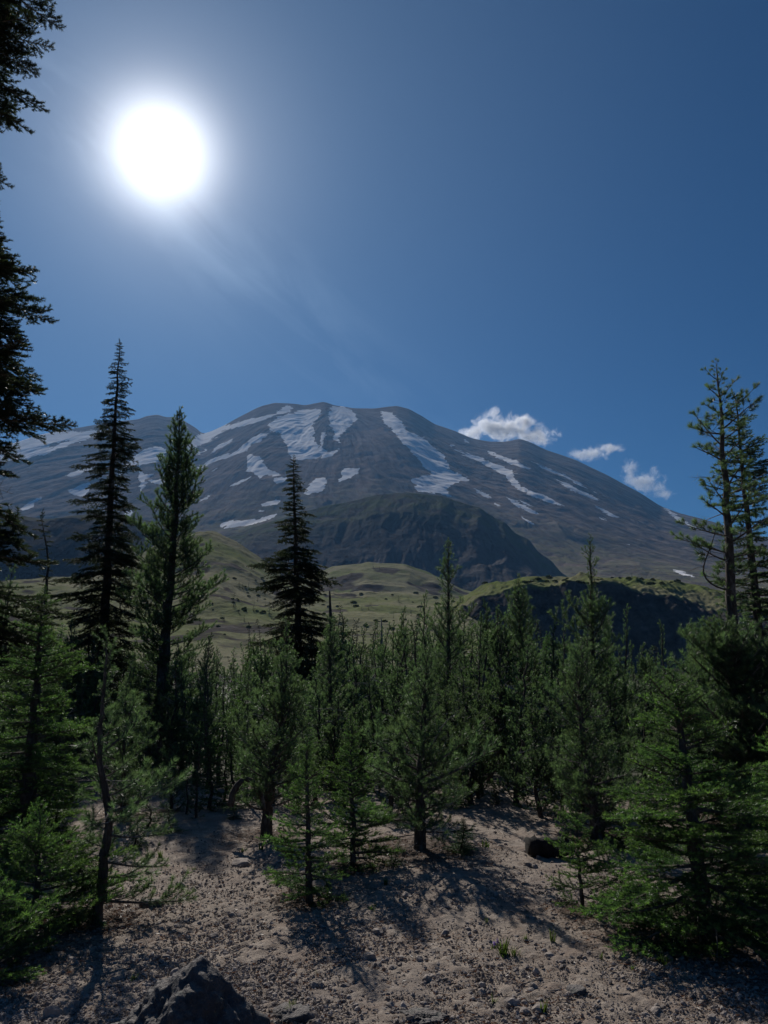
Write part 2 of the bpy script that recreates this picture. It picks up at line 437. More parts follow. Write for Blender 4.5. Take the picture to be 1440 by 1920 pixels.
S2 = [  # (720 + x/2, 700 + y/2)
 [(-10,145),(30,150),(70,185),(90,215),(130,240),(155,245),(190,280),(225,310),(245,340),(240,355),(300,385),(320,400),(270,410),(240,430),(230,440),(260,460),(200,450),(130,440),(115,420),(100,400),(150,385),(182,380),(150,345),(120,310),(90,280),(60,245),(20,200),(-5,180)],
 [(260,283),(300,295),(360,315),(420,340),(460,355),(510,380),(480,375),(500,410),(540,435),(600,460),(680,498),(640,492),(560,465),(500,435),(450,385),(380,345),(300,305)],
 [(380,288),(440,310),(500,330),(560,362),(520,355),(450,330),(400,305)], [(455,460),(520,490),(585,528),(540,520),(490,495)], [(330,425),(380,448),(410,470),(370,458)],
 [(500,530),(550,555),(575,575),(530,552)], [(620,385),(690,415),(760,450),(820,480),(780,470),(700,435)], [(780,495),(830,515),(885,542),(840,532)],
 [(1045,500),(1100,535),(1160,575),(1200,590),(1150,580),(1090,545)], [(1070,728),(1120,743),(1175,762),(1110,752)], [(405,480),(440,497),(420,495)], [(500,470),(540,485),(570,505),(530,492)],
 [(800,535),(850,555),(820,548)], [(900,635),(945,648),(915,642)], [(520,320),(600,350),(700,390),(780,440),(830,470),(760,432),(680,392),(590,352)], [(295,243),(325,262),(305,258)], [(240,262),(260,268),(265,280)]]
SNOW = [[(a / 2, 700 + c / 2) for a, c in p] for p in S1] + [[(720 + a / 2, 700 + c / 2) for a, c in p] for p in S2]

R_TOP = 6500.0
SUMMIT = at(640, 750, R_TOP)
def mountain_noise(X, Y, R, A):
    dx = X - SUMMIT.x; dy = Y - SUMMIT.y; rho = np.hypot(dx, dy) + 50; th = np.arctan2(dx, -dy)
    w = np.clip((R_TOP - R) / 900, 0.2, 1) * np.clip((R - 1900) / 400, 0.3, 1)
    wav = fbm(X / 900, Y / 900, 0, 3, 71) * 0.12
    gul = ridged((th + wav) * 9, rho / 2600, 4, 11)
    fine = ridged((th + wav) * 34, rho / 900, 3, 15)
    return w * (6.5 * gul + 1.2 * fine + 11 * fbm(X / 420, Y / 420, 0, 4, 17) + 2.4 * fbm(X / 60, Y / 60, 0, 4, 19)) + 2.2 * ridged((th + wav) * 55 + .5 * fbm(X / 150, Y / 150, 0, 2, 84), rho / 400, 3, 83) * np.clip((R - 2600) / 600, 0, 1) * np.clip((R_TOP - R) / 500, .25, 1)
def snow_mask(X, Y, R, A, Z):
    px, py = proj(X, Y, Z)
    wx = 2.6 * fbm(X / 60, Y / 60, 0, 4, 51, .7); wy = 1.9 * fbm(X / 60, Y / 60, 0, 4, 57, .7)
    m = np.zeros(px.shape)
    for ox, oy in ((0, 0), (1.2, 0), (-1.2, 0), (0, .8), (0, -.8)):
        k = np.zeros(px.shape, bool)
        for p in SNOW: k |= inside(px + wx + ox, py + wy + oy, p)
        m += k * 0.2
    m[R > R_TOP + 60] = 0
    return m
def zero(X, Y, R, A, Z): return np.zeros(X.shape)

def terrain():
    mm = mat_mountain(); rock_shaded = mat_mountain(.62)  # second copy has the spur's shade and haze painted into its colour
    section('mountain', -300, 1700, 800, [(1900, [(-300, 1240), (1700, 1240)]), (2400, [(-300, 1130), (1700, 1130)]), (3700, [(-300, 1075), (0, 1035), (300, 1000), (500, 960), (700, 940), (900, 975), (1100, 1020), (1400, 1080), (1700, 1120)]), (R_TOP, SKYLINE), (R_TOP + 700, [(-300, 960), (640, 850), (1700, 1100)]), (R_TOP + 1400, -10)],
            [14, 50, 210, 10, 6], mountain_noise, [mm], attrs={'snow': snow_mask, 'green': lambda X, Y, R, A, Z: np.clip((4300 - R) / 900, 0, 1) * 0.8})
    # rounded spur in front of the mountain, its steep face in shade
    crest = [(250, 1110), (330, 1060), (400, 1008), (480, 985), (560, 960), (620, 946), (700, 930), (760, 923), (830, 929), (880, 944), (905, 951), (930, 968), (955, 978), (975, 1001), (1000, 1010), (1020, 1036), (1042, 1050), (1060, 1074), (1085, 1090), (1120, 1122), (1200, 1180)]
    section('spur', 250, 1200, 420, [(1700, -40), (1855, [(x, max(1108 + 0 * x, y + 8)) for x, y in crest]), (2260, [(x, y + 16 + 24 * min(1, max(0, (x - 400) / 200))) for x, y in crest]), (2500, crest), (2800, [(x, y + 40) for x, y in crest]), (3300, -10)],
            [4, 90, 40, 14, 8], lambda X, Y, R, A: np.clip((2600 - R) / 300, 0.15, 1) * (7 * fbm(A * 26 + .5 * fbm(X / 160, Y / 160, 0, 2, 3), R / 700, 0, 4, 22) + 3.5 * ridged(A * 60 + .5 * fbm(X / 120, Y / 120, 0, 2, 4), R / 420, 3, 23) + 2 * fbm(X / 40, Y / 40, 0, 3, 29)), [rock_shaded],
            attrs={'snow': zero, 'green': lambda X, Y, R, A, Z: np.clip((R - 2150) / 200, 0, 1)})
    crest = [(-300, 958), (0, 962), (60, 970), (120, 966), (200, 965), (260, 974), (330, 988), (400, 1010), (470, 1075), (520, 1110)]
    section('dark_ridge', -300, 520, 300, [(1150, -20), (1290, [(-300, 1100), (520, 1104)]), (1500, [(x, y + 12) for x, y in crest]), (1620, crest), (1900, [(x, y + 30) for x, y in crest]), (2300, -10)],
            [4, 70, 20, 10, 6], lambda X, Y, R, A: np.clip((1700 - R) / 250, 0.15, 1) * (9 * fbm(X / 110, Y / 260, 0, 4, 32) + 3 * ridged(X / 70, Y / 500, 3, 33)), [rock_shaded],
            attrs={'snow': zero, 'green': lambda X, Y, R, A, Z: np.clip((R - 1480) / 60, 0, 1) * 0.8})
    hg = mat_hill('hill_turf', (0.26, 0.245, 0.165), (0.11, 0.115, 0.07), (0.18, 0.20, 0.10), 0.011, bumpd=1.5)
    section('knoll', 420, 1000, 260, [(760, -10), (840, [(420, 1150), (1000, 1150)]), (1020, [(420, 1145), (500, 1122), (560, 1100), (620, 1078), (690, 1072), (760, 1078), (820, 1090), (870, 1110), (1000, 1140)]), (1120, [(420, 1140), (500, 1118), (560, 1090), (620, 1063), (690, 1055), (760, 1059), (800, 1070), (870, 1104), (1000, 1135)]), (1300, 60), (1600, -10)],
            [4, 50, 30, 8, 5], lambda X, Y, R, A: np.clip((1200 - R) / 200, 0.2, 1) * (3.0 * fbm(X / 70, Y / 70, 0, 4, 42) + 2.2 * ridged(X / 60, Y / 90, 3, 44)), [hg],
            attrs={'rock': lambda X, Y, R, A, Z: np.clip(fbm(X / 55, Y / 55, 0, 4, 45) * 0.6 + 0.22, 0, 1)})
    crest = [(-300, 1097), (0, 1092), (130, 1080), (200, 1058), (300, 1012), (380, 996), (400, 1000), (440, 1016), (480, 1043), (520, 1078), (560, 1106), (620, 1112), (870, 1118), (910, 1150), (960, 1195), (1010, 1250), (1100, 1300)]
    section('meadow', -300, 1100, 460, [(170, -4), (240, [(-300, 1206), (800, 1200), (960, 1230), (1100, 1300)]), (420, [(-300, 1150), (150, 1150), (400, 1110), (560, 1150), (700, 1150), (880, 1158), (960, 1205), (1010, 1250), (1100, 1300)]), (700, crest), (800, [(x, y + 22) for x, y in crest]), (950, -10)],
            [8, 70, 90, 14, 5], lambda X, Y, R, A: np.clip((R - 150) / 200, 0.1, 1) * (1.8 * fbm(X / 60, Y / 60, 0, 5, 52) + 1.2 * ridged(X / 30 + .4 * fbm(X / 40, Y / 40, 0, 2, 8), Y / 60, 4, 54) + .35 * fbm(X / 7, Y / 7, 0, 3, 58)), [hg],
            attrs={'rock': lambda X, Y, R, A, Z: np.clip(fbm(X / 30, Y / 30, 0, 4, 55) * 0.7 + 0.02, 0, 1)})
    # low flat-topped bluff with a shaded cliff
    hb = mat_hill('bluff_turf', (0.23, 0.22, 0.13), (0.11, 0.12, 0.06), (0.16, 0.19, 0.07), 0.02, bumpd=0.8)
    crest = [(800, 1175), (850, 1135), (880, 1113), (900, 1101), (940, 1089), (1000, 1082), (1100, 1079), (1200, 1083), (1300, 1095), (1370, 1108), (1440, 1126), (1560, 1150), (1700, 1170)]
    section('bluff', 790, 1700, 460, [(385, -8), (425, [(790, 1235), (1700, 1235)]), (436, [(790, 1225), (880, 1190), (1000, 1180), (1700, 1200)]), (462, [(790, 1190), (850, 1148), (900, 1122), (1000, 1099), (1100, 1094), (1200, 1104), (1300, 1122), (1440, 1150), (1700, 1190)]), (520, crest), (590, [(x, y + 25) for x, y in crest]), (680, -10)],
            [8, 20, 70, 40, 10, 5], lambda X, Y, R, A: np.clip((540 - R) / 50, 0.1, 1) * (2.6 * fbm(X / 26, Y / 36, 0, 5, 62) + 1.6 * ridged(X / 12, Y / 50, 4, 63) + .5 * fbm(X / 4, Y / 4, 0, 3, 66)), [hb],
            attrs={'rock': lambda X, Y, R, A, Z: np.clip((466 - R) / 10, 0, 1)})

# ------------------------------------------------------------------ haze and clouds
def box_mesh(name, a, c, mats):
    v = [(x, y, z) for x in (a[0], c[0]) for y in (a[1], c[1]) for z in (a[2], c[2])]
    f = [(0, 1, 3, 2), (4, 6, 7, 5), (0, 4, 5, 1), (2, 3, 7, 6), (0, 2, 6, 4), (1, 5, 7, 3)]
    me = bpy.data.meshes.new(name); me.from_pydata(v, [], f); me.update()
    for q in mats: me.materials.append(q)
    return me

def haze():
    m, N, out = material('haze_air'); b = NB(N)
    v = b.n('ShaderNodeVolumePrincipled')
    v.inputs['Color'].default_value = (0.24, 0.53, 1.0, 1)
    v.inputs['Density'].default_value = HAZE_D
    v.inputs['Anisotropy'].default_value = 0.35
    N.links.new(v.outputs[0], out.inputs['Volume'])
    link('haze', box_mesh('haze', (-61000, -61000, -45), (61000, 61000, 1960), [m]), kind='stuff')
HAZE_D = 2.8e-5

# ------------------------------------------------------------------ plant materials
def mat_needles(name, dark, tip, trans, var=0.35):
    m, N, out = material(name); b = NB(N)
    t = attr(b, 'tip'); oi = b.n('ShaderNodeObjectInfo').outputs['Random']
    nz = b.noise(pos(b), 3.5, 3, 0.6)
    c = b.mix(b.sstep(t, 0.45, 1.0), dark, tip)
    hsv = b.n('ShaderNodeHueSaturation', {'Color': c})
    b.set(hsv, 'Hue', b.math('ADD', 0.485, b.math('MULTIPLY', oi, 0.03)))
    b.set(hsv, 'Value', b.math('ADD', 1 - var, b.math('MULTIPLY', b.math('ADD', oi, b.math('MULTIPLY', nz, 1.2)), var)))
    d = b.n('ShaderNodeBsdfPrincipled', {'Base Color': hsv.outputs[0], 'Roughness': 0.42, 'Specular IOR Level': 0.35})
    tr = b.n('ShaderNodeBsdfTranslucent')
    tm = b.mix(1.0, hsv.outputs[0], trans, 'MULTIPLY'); b.set(tr, 'Color', tm)
    mx = b.n('ShaderNodeMixShader', {0: 0.48}); N.links.new(d.outputs[0], mx.inputs[1]); N.links.new(tr.outputs[0], mx.inputs[2])
    N.links.new(mx.outputs[0], out.inputs['Surface'])
    return m

def mat_bark(name, a, c, scale=40.0):
    m, N, out = material(name); b = NB(N)
    tcn = b.n('ShaderNodeTexCoord').outputs['Object']
    mp_ = b.n('ShaderNodeMapping', {'Vector': tcn, 'Scale': (1, 1, 0.25)}).outputs[0]
    n = b.noise(mp_, scale, 6, 0.7, 0.5); n2 = b.noise(tcn, 5.0, 3)
    col = b.ramp(n, [(0.3, tuple(q * .4 for q in a)), (0.5, a), (0.75, c)])
    col = b.mix(b.sstep(n2, 0.55, 0.7), col, tuple(q * 1.2 for q in c))
    principled(b, out, col, 0.9, 0.2, b.bump(n, 0.9, 0.012))
    return m

M_PINE = mat_needles('pine_needles', (0.036, 0.056, 0.039), (0.095, 0.130, 0.074), (1.8, 2.15, 1.25))
M_FIR = mat_needles('fir_needles', (0.036, 0.060, 0.034), (0.105, 0.150, 0.062), (1.8, 2.4, 1.0))
M_DARK = mat_needles('hemlock_needles', (0.020, 0.030, 0.020), (0.040, 0.052, 0.028), (1.2, 1.3, 0.8), 0.25)
M_BROWN = mat_needles('dead_needles', (0.10, 0.055, 0.03), (0.15, 0.09, 0.05), (1.3, 1.1, 0.8))
M_BARK = mat_bark('bark', (0.075, 0.06, 0.05), (0.17, 0.15, 0.13))
M_TWIG = mat_bark('twig_bark', (0.11, 0.09, 0.075), (0.24, 0.21, 0.185), 60)
M_DEAD = mat_bark('weathered_wood', (0.24, 0.22, 0.20), (0.46, 0.43, 0.40), 50)

# ------------------------------------------------------------------ boughs
def unit(a): return a / (np.linalg.norm(a, axis=-1, keepdims=True) + 1e-12)

def needles(mb, pts, tan, L, w, ang, rs, flat=0.0, mat=0, tipv=None):
    n = len(pts)
    rnd = rs.normal(size=(n, 3)); rnd[:, 2] *= (1 - flat)
    if flat: rnd[:, 2] += 0.35 * flat
    perp = unit(rnd - (rnd * tan).sum(1)[:, None] * tan)
    a = (ang + rs.normal(size=n) * 0.16)[:, None]
    d = tan * np.cos(a) + perp * np.sin(a)
    l = (L * rs.uniform(0.7, 1.15, n))[:, None]
    side = unit(np.cross(d, rs.normal(size=(n, 3)))) * w * 0.5
    v = np.stack([pts + side, pts - side, pts + d * l], 1).reshape(-1, 3)
    t = np.arange(3 * n).reshape(n, 3)
    mb.add(v, t, mat, np.repeat(np.zeros(n) + 0.5 if tipv is None else tipv, 3))

def poly_sample(path, s):
    path = np.asarray(path); k = len(path) - 1
    f = np.clip(np.asarray(s), 0, 1) * k; i = np.minimum(f.astype(int), k - 1); w = (f - i)[:, None]
    p = path[i] * (1 - w) + path[i + 1] * w
    t = unit(path[i + 1] - path[i])
    return p, t

def shoot(p0, d, L, curl, rs, k=4):
    "a twig: starts along d and bends towards +z by curl"
    d = unit(np.asarray(d, float)); pts = [np.asarray(p0, float)]
    for i in range(k):
        d = unit(d + np.array([0, 0, curl / k]) + rs.normal(size=3) * 0.06)
        pts.append(pts[-1] + d * L / k)
    return np.array(pts)

KIND = {
 'pine': dict(nl=0.048, nw=0.0030, dens=720, ang=0.75, flat=0.0, gap=0.075, curl=0.75, tang=0.75, mainc=0.42, sub=0.12),
 'gaunt': dict(nl=0.055, nw=0.0034, dens=1500, ang=0.85, flat=0.0, gap=0.12, curl=0.35, tang=0.7, mainc=0.1, sub=0.10),
 'fir':  dict(nl=0.024, nw=0.0034, dens=760, ang=0.95, flat=0.65, gap=0.045, curl=0.12, tang=0.85, mainc=0.10, sub=0.055),
 'dark': dict(nl=0.026, nw=0.0040, dens=560, ang=0.95, flat=0.5, gap=0.06, curl=-0.15, tang=0.85, mainc=-0.18, sub=0.07),
}
def make_bough(kind, L, seed, q=1.0, bare=0.0, wood=True, boost=1.0):
    """one branch along +x, length L. q < 1 gives fewer, larger needles for trees further off.
    materials: 0 needles, 1 twig bark"""
    K = KIND[kind]; rs = np.random.RandomState(seed); mb = MB()
    nl = K['nl'] * (1 if q > 0.6 else 1.15 if q > 0.15 else 1.5); nw = K['nw'] / q ** 0.62 * (1 if q > .3 else 1.35); dens = K['dens'] * q * boost
    main = shoot((0, 0, 0), (1, rs.normal() * .06, -0.12 * (kind != 'pine') - 0.08), L, K['mainc'] * (0.6 + 0.5 * rs.rand()) + 0.15, rs, 7)
    if wood:
        r0 = 0.006 + 0.010 * L
        v, t = tube(main, np.linspace(r0, 0.002, len(main)), 5 if q > .3 else 3, False); mb.add(v, t, 1, 0)
    paths = [(main, .88 if kind == 'gaunt' else 0.45 if kind == 'pine' else 0.2 + bare * .5, 1.0)]
    gap = K['gap'] / (1 if q > 0.3 else 0.6)
    s = 0.12 + bare * 0.5 + rs.rand() * 0.05; side = 1
    while s < 0.97:
        (p,), (tg,) = poly_sample(main, [s])
        lat = np.array([-tg[1], tg[0], 0]) * side
        ta = K['tang'] + rs.normal() * 0.15
        tl = ((1 - s) * 0.52 * L + 0.045) * rs.uniform(0.65, 1.15)
        if kind in ('pine', 'gaunt'): tl = (0.07 + 0.34 * L * (1 - s) ** 0.8) * rs.uniform(0.55, 1.2)
        if rs.rand() > 0.08:
            d = tg * cos(ta) + lat * sin(ta) + np.array([0, 0, rs.normal() * (0.35 if kind == 'pine' else 0.07)])
            tp = shoot(p, d, tl, K['curl'] * (0.5 + rs.rand()), rs, 4 if q > .3 else 2)
            paths.append((tp, .62 if kind == 'gaunt' else 0.25 if kind == 'pine' else 0.05, 0.0))
            if wood:
                v, t = tube(tp, np.linspace(0.0035, 0.0015, len(tp)), 3, False); mb.add(v, t, 1, 0)
            if tl > 0.15:
                u = 0.3; sd_ = side
                while u < 0.95:
                    (p2,), (t2,) = poly_sample(tp, [u])
                    lat2 = np.array([-t2[1], t2[0], 0]) * sd_
                    d2 = t2 * 0.7 + lat2 * 0.65 + np.array([0, 0, rs.normal() * (0.3 if kind == 'pine' else 0.06)])
                    l2 = (K['sub'] + (1 - u) * tl * 0.35) * rs.uniform(0.6, 1.1)
                    sp = shoot(p2, d2, l2, K['curl'] * 0.6, rs, 3)
                    paths.append((sp, .5 if kind == 'gaunt' else 0.15, 0.0))
                    if kind == 'gaunt' and wood:
                        v, t = tube(sp, [.002, .0018, .0015, .001], 3, False); mb.add(v, t, 1, 0)
                    u += (gap * 1.15 if kind != 'pine' else 0.09) / tl; sd_ = -sd_
        s += gap * rs.uniform(0.7, 1.3) / L * (0.5 if kind != 'pine' else 0.8); side = -side
    for path, st, ismain in paths:
        Lp = np.linalg.norm(np.diff(path, axis=0), axis=1).sum()
        n = max(3, int(Lp * (1 - st) * dens))
        ss = st + (1 - st) * rs.rand(n)
        p, tg = poly_sample(path, ss)
        needles(mb, p, tg, nl, nw, K['ang'], rs, K['flat'], 0, 0.25 + 0.75 * ss ** 2)
        if kind in ('pine', 'gaunt'):                      # brush at the tip
            n = max(3, int(26 * q * boost)); p, tg = poly_sample(path, 1 - 0.03 * rs.rand(n))
            needles(mb, p, tg, nl * 1.05, nw, 0.55, rs, 0, 0, np.ones(n))
    return mb

BL = {}
SIZES = (0.28, 0.6, 1.1)
def bough_mesh(kind, L, rng, q=1.0, mat=None, variants=3, bare=0.0):
    i = min(range(3), key=lambda k: abs(math.log(SIZES[k] / max(L, .05)))); v = rng.randrange(variants)
    mat = mat or {'pine': M_PINE, 'fir': M_FIR, 'dark': M_DARK, 'gaunt': M_PINE}[kind]
    key = (kind, i, v, q, mat.name, bare)
    if key not in BL:
        BL[key] = make_bough(kind, SIZES[i], 100 * i + 7 * v + 3, q, bare, True, 1.0 if q > .9 else 2.0).mesh('branch', [mat, M_TWIG], False, 'tip')
    return BL[key], L / SIZES[i]

def dead_bough(L, seed):
    rs = np.random.RandomState(seed); mb = MB()
    main = shoot((0, 0, 0), (1, 0, -0.15), L, rs.uniform(-.5, .6), rs, 8)
    v, t = tube(main, np.linspace(0.004 + 0.006 * L, 0.0015, 9), 4, False); mb.add(v, t)
    for s in rs.uniform(0.25, 0.95, int(5 + 7 * L)):
        (p,), (tg,) = poly_sample(main, [s])
        tp = shoot(p, tg + rs.normal(size=3) * 0.7, (1 - s) * L * .5 + .05, rs.uniform(-.6, .6), rs, 4)
        v, t = tube(tp, np.linspace(0.003, 0.001, 5), 3, False); mb.add(v, t)
    return mb
DEADS = {}
def dead_mesh(L, rng):
    v = rng.randrange(4)
    if v not in DEADS: DEADS[v] = dead_bough(0.7, 40 + v).mesh('dead_branch', [M_DEAD], True)
    return DEADS[v], L / 0.7

def thing(name, label, cat, loc, group=None, kind=None):
    o = bpy.data.objects.new(name, None); COL.objects.link(o); o.location = loc; o.empty_display_size = 0.1
    o['label'] = label; o['category'] = cat
    if group: o['group'] = group
    return o

def path_resample(pts, n):
    pts = np.array([tuple(p) for p in pts], float)
    d = np.concatenate([[0], np.cumsum(np.linalg.norm(np.diff(pts, axis=0), axis=1))]); s = np.linspace(0, d[-1], n)
    out = np.stack([np.interp(s, d, pts[:, i]) for i in range(3)], 1)
    for _ in range(2): out[1:-1] = out[1:-1] * .5 + (out[:-2] + out[2:]) * .25
    return out

def rmat(az, pitch, roll, s, loc):
    return Matrix.Translation(loc) @ Matrix.Rotation(az, 4, 'Z') @ Matrix.Rotation(-pitch, 4, 'Y') @ Matrix.Rotation(roll, 4, 'X') @ Matrix.Diagonal((s, s, s, 1))

def trunk_mesh(path, r0, r1, seed, mat, n=10, flare=True):
    rs = np.random.RandomState(seed); k = len(path); s = np.linspace(0, 1, k)
    rad = r1 + (r0 - r1) * (1 - s) ** 0.9
    if flare: rad = rad * (1 + 0.3 * np.exp(-s * k / 1.8))
    v, t = tube(path, rad, n, True)
    c = np.repeat(path, n, axis=0)
    v[:k * n] = c + (v[:k * n] - c) * (1 + 0.09 * rs.normal(size=(k * n, 1)))
    return mesh_from('trunk', v, t, None, [mat], True)

def hero(name, label, kind, px, trunk_w, prof, n, pitch, seed, q=1.0, f0=0.08, dead=0, deadr=(0.02, 0.35), r=None, mat=None, side=None, bark=None, bare=0.0, cat='tree', group=None, roots=0.12, depth=0.0, whorl=5, lump=.16):
    """a tree whose trunk runs through photograph pixels px (base first). prof = [(fraction of height, branch length in m)],
    pitch = (at base, at top) in radians. side = (azimuth, amount) makes it one-sided"""
    rng = random.Random(seed)
    base = on_ground(*px[0]) if r is None else at(px[0][0], px[0][1], r)
    rr = hypot(base.x, base.y)
    if r is not None: base.z = g(base.x, base.y)
    pts = [Vector((base.x, base.y, base.z - roots))] + [at(x, y, rr - depth * i / (len(px) - 1)) for i, (x, y) in enumerate(px) if i]
    o = thing(name, label, cat, base, group)
    path = path_resample(pts, 26 if len(px) < 8 else 34) - np.array(base)
    rs0 = np.random.RandomState(seed)
    H = path[-1][2]
    path[2:-1, :2] += rs0.normal(size=(len(path) - 3, 2)) * 0.004 * H ** 0.5
    link('trunk', trunk_mesh(path, trunk_w / 2, 0.006, seed, bark or M_BARK), o)
    az = rng.random() * 6.28
    fs = []
    for i in range(n):
        u = (i + rng.random() * .8) / n
        fs.append(f0 + (1 - f0) * (1 - (1 - u) ** 1.15))
    fs.append(0.995)
    pf, pl = zip(*prof)
    for i, f in enumerate(fs):
        f = min(f, 0.995)
        (p,), (tg,) = poly_sample(path, [f])
        az += 2.399 + rng.gauss(0, .3)
        L = float(np.interp(f, pf, pl)) * rng.uniform(0.55, 1.15) * (1 + .22 * sin(3 * az + seed + 9 * f) + lump * sin(21 * f + seed))
        if side is not None: L *= 1 + side[1] * cos(az - side[0])
        if L < 0.05: continue
        pt = pitch[0] + (pitch[1] - pitch[0]) * f ** 1.3 + rng.gauss(0, .10)
        if i == n: pt, L = 1.45, max(0.14, pl[-1] * 1.3)
        me, s = bough_mesh(kind, L, rng, q, mat, bare=bare)
        link('branch', me, o, rmat(az, pt, rng.gauss(0, .15), s, Vector(p)))
    for i in range(dead):
        f = rng.uniform(*deadr); (p,), _ = poly_sample(path, [f])
        me, s = dead_mesh(float(np.interp(f, pf, pl)) * rng.uniform(0.3, 0.75) + 0.08, rng)
        link('dead_branch', me, o, rmat(rng.random() * 6.28, rng.uniform(-.5, .25), rng.random() * 6, s, Vector(p)))
    LITTER.append((base.x, base.y, max(0.25, max(pl) * 0.9)))
    return o

# crowns for trees of the stand behind: one mesh each, shared between copies (unit: real size at height H)
def crown_arrays(kind, H, width, n, seed, q, f0=0.05, gaps=0.0):
    rng = random.Random(seed); rs = np.random.RandomState(seed)
    k = 16; zz = np.linspace(-0.1, H, k)
    wob = np.cumsum(rs.normal(size=(k, 2)) * 0.016 * H ** .6, axis=0); wob -= wob[0]
    path = np.stack([wob[:, 0], wob[:, 1], zz], 1)
    lib = [[make_bough(kind, L, 500 + 10 * i + j, q, 0, q > 0.2, 2.6).arrays() for j in range(2)] for i, L in enumerate(SIZES)]
    mb = MB(); az = 0
    for i in range(n + 1):
        f = f0 + (1 - f0) * (1 - (1 - (i + rng.random() * .8) / n) ** 1.2) if i < n else 0.99
        f = min(f, .99)
        (p,), _ = poly_sample(path, [f])
        az += 2.399 + rng.gauss(0, .35)
        shape = {'pine': (1 - f) ** 0.62 * (0.55 + 0.45 * min(1, f * 5)), 'fir': (1 - f) ** 0.85, 'dark': (1 - f) ** 0.8}[kind]
        L = max(0.13, width * shape * rng.uniform(0.5, 1.2) * (1 + .25 * sin(2 * az + seed + 8 * f) + .15 * sin(17 * f + seed)))
        if rng.random() < gaps: continue
        pt = {'pine': 0.15 + 0.75 * f, 'fir': -0.1 + 0.6 * f, 'dark': -0.3 + 0.6 * f}[kind] + rng.gauss(0, .15)
        if i == n: pt, L = 1.45, 0.2
        j = min(range(3), key=lambda c: abs(math.log(SIZES[c] / L))); v, t, m, a = lib[j][rng.randrange(2)]
        Mx = np.array(rmat(az, pt, rng.gauss(0, .2), L / SIZES[j], Vector(p)))
        mb.add(v @ Mx[:3, :3].T + Mx[:3, 3], t, m, a)
    if q > .2:
        dd = [dead_bough(.7, 70 + j).arrays() for j in range(3)]
        for i in range(16):
            f = rng.uniform(.05, .75); (p,), _ = poly_sample(path, [f]); v, t, m, a = dd[rng.randrange(3)]
            s_ = width * rng.uniform(.5, 1.35)
            Mx = np.array(rmat(rng.random() * 6.28, rng.uniform(-.3, .5), rng.random() * 6, s_, Vector(p)))
            mb.add(v @ Mx[:3, :3].T + Mx[:3, 3], t, m + 2, a)
    return mb, path

class Proto:
    def __init__(s, kind, H, width, n, seed, q, tw=0.05, mat=None, **kw):
        mb, path = crown_arrays(kind, H, width, n, seed, q, **kw)
        s.crown = mb.mesh('crown', [mat or {'pine': M_PINE, 'fir': M_FIR, 'dark': M_DARK}[kind], M_TWIG, M_DEAD], False, 'tip'); s.H = H
        s.trunk = trunk_mesh(path, tw, 0.006, seed, M_BARK, 6)
    def place(s, name, label, loc, height, group, rng, cat='tree', sx=1.0, lean=0.03):
        o = thing(name, label, cat, loc, group); k = height / s.H
        o.scale = (k * sx, k * sx, k); o.rotation_euler = (rng.gauss(0, lean), rng.gauss(0, lean), rng.random() * 6.28)
        link('trunk', s.trunk, o); link('crown', s.crown, o)
        return o

LITTER = []

# ================================================================== build the place
terrain()

# ---- the trees that stand out, one by one
hero('fir_sapling', 'young fir sapling in the middle of the clearing, casting a shadow on bare sand', 'fir', [(582, 1692), (578, 1600), (576, 1500), (574, 1400)], 0.055,
     [(0, .18), (.15, .30), (.5, .26), (.8, .16), (1, .07)], 64, (-.15, .75), 11, f0=.12, dead=6)
hero('fir_sapling', 'young fir sapling just behind the one in the middle of the clearing', 'fir', [(660, 1628), (663, 1560), (657, 1450), (660, 1365)], 0.05,
     [(0, .22), (.2, .34), (.5, .28), (.8, .17), (1, .07)], 66, (-.15, .75), 12, f0=.12, dead=8)
hero('pine_sapling', 'thin leaning pine sapling with bare lower trunk, reddish needles spilled at its foot', 'pine', [(178, 1735), (190, 1640), (207, 1530), (190, 1450), (184, 1390), (196, 1300), (198, 1215)], 0.075,
     [(0, .2), (.12, .42), (.45, .40), (.6, .32), (.72, .10), (.88, .14), (1, .12)], 38, (-.35, .9), 13, f0=.10, dead=12, deadr=(.2, .75), side=(0.1, .45))
hero('fir_sapling', 'slender fir sapling with thin trunk, in front of the dark log', 'fir', [(1097, 1712), (1088, 1650), (1083, 1590), (1080, 1528)], 0.032,
     [(0, .1), (.2, .2), (.6, .24), (1, .08)], 22, (-.2, .8), 14, f0=.25, dead=5, deadr=(.15, .5))
hero('fir_tree', 'bright green young fir with long low boughs and a crooked grey trunk', 'fir', [(1325, 1765), (1313, 1660), (1300, 1560), (1284, 1420), (1268, 1330), (1262, 1265)], 0.12,
     [(0, .4), (.12, .75), (.35, .74), (.6, .46), (.85, .22), (1, .08)], 88, (-.15, .6), 15, f0=.07, dead=18, deadr=(.03, .8))
hero('fir_tree', 'low fir at the edge of the picture beside the bright green one', 'fir', [(1500, 1700), (1495, 1500), (1480, 1330)], 0.12,
     [(0, .5), (.2, .62), (.6, .45), (1, .1)], 90, (-.2, .5), 16, f0=.05)
hero('pine_tree', 'wide bushy pine with a short dark trunk on the far edge of the clearing', 'pine', [(787, 1592), (786, 1500), (792, 1380), (800, 1240)], 0.11,
     [(0, .55), (.2, .75), (.5, .45), (.75, .24), (1, .12)], 62, (.0, .9), 17, f0=.14, dead=26, deadr=(.08, .6))
hero('pine_tree', 'twisted thick-trunked pine with a dead limb arching to the ground', 'pine', [(497, 1568), (503, 1500), (508, 1440), (528, 1350), (536, 1250)], 0.12,
     [(0, .3), (.2, .5), (.5, .5), (.8, .32), (1, .12)], 64, (.1, .9), 18, f0=.2, dead=24, deadr=(.08, .6))
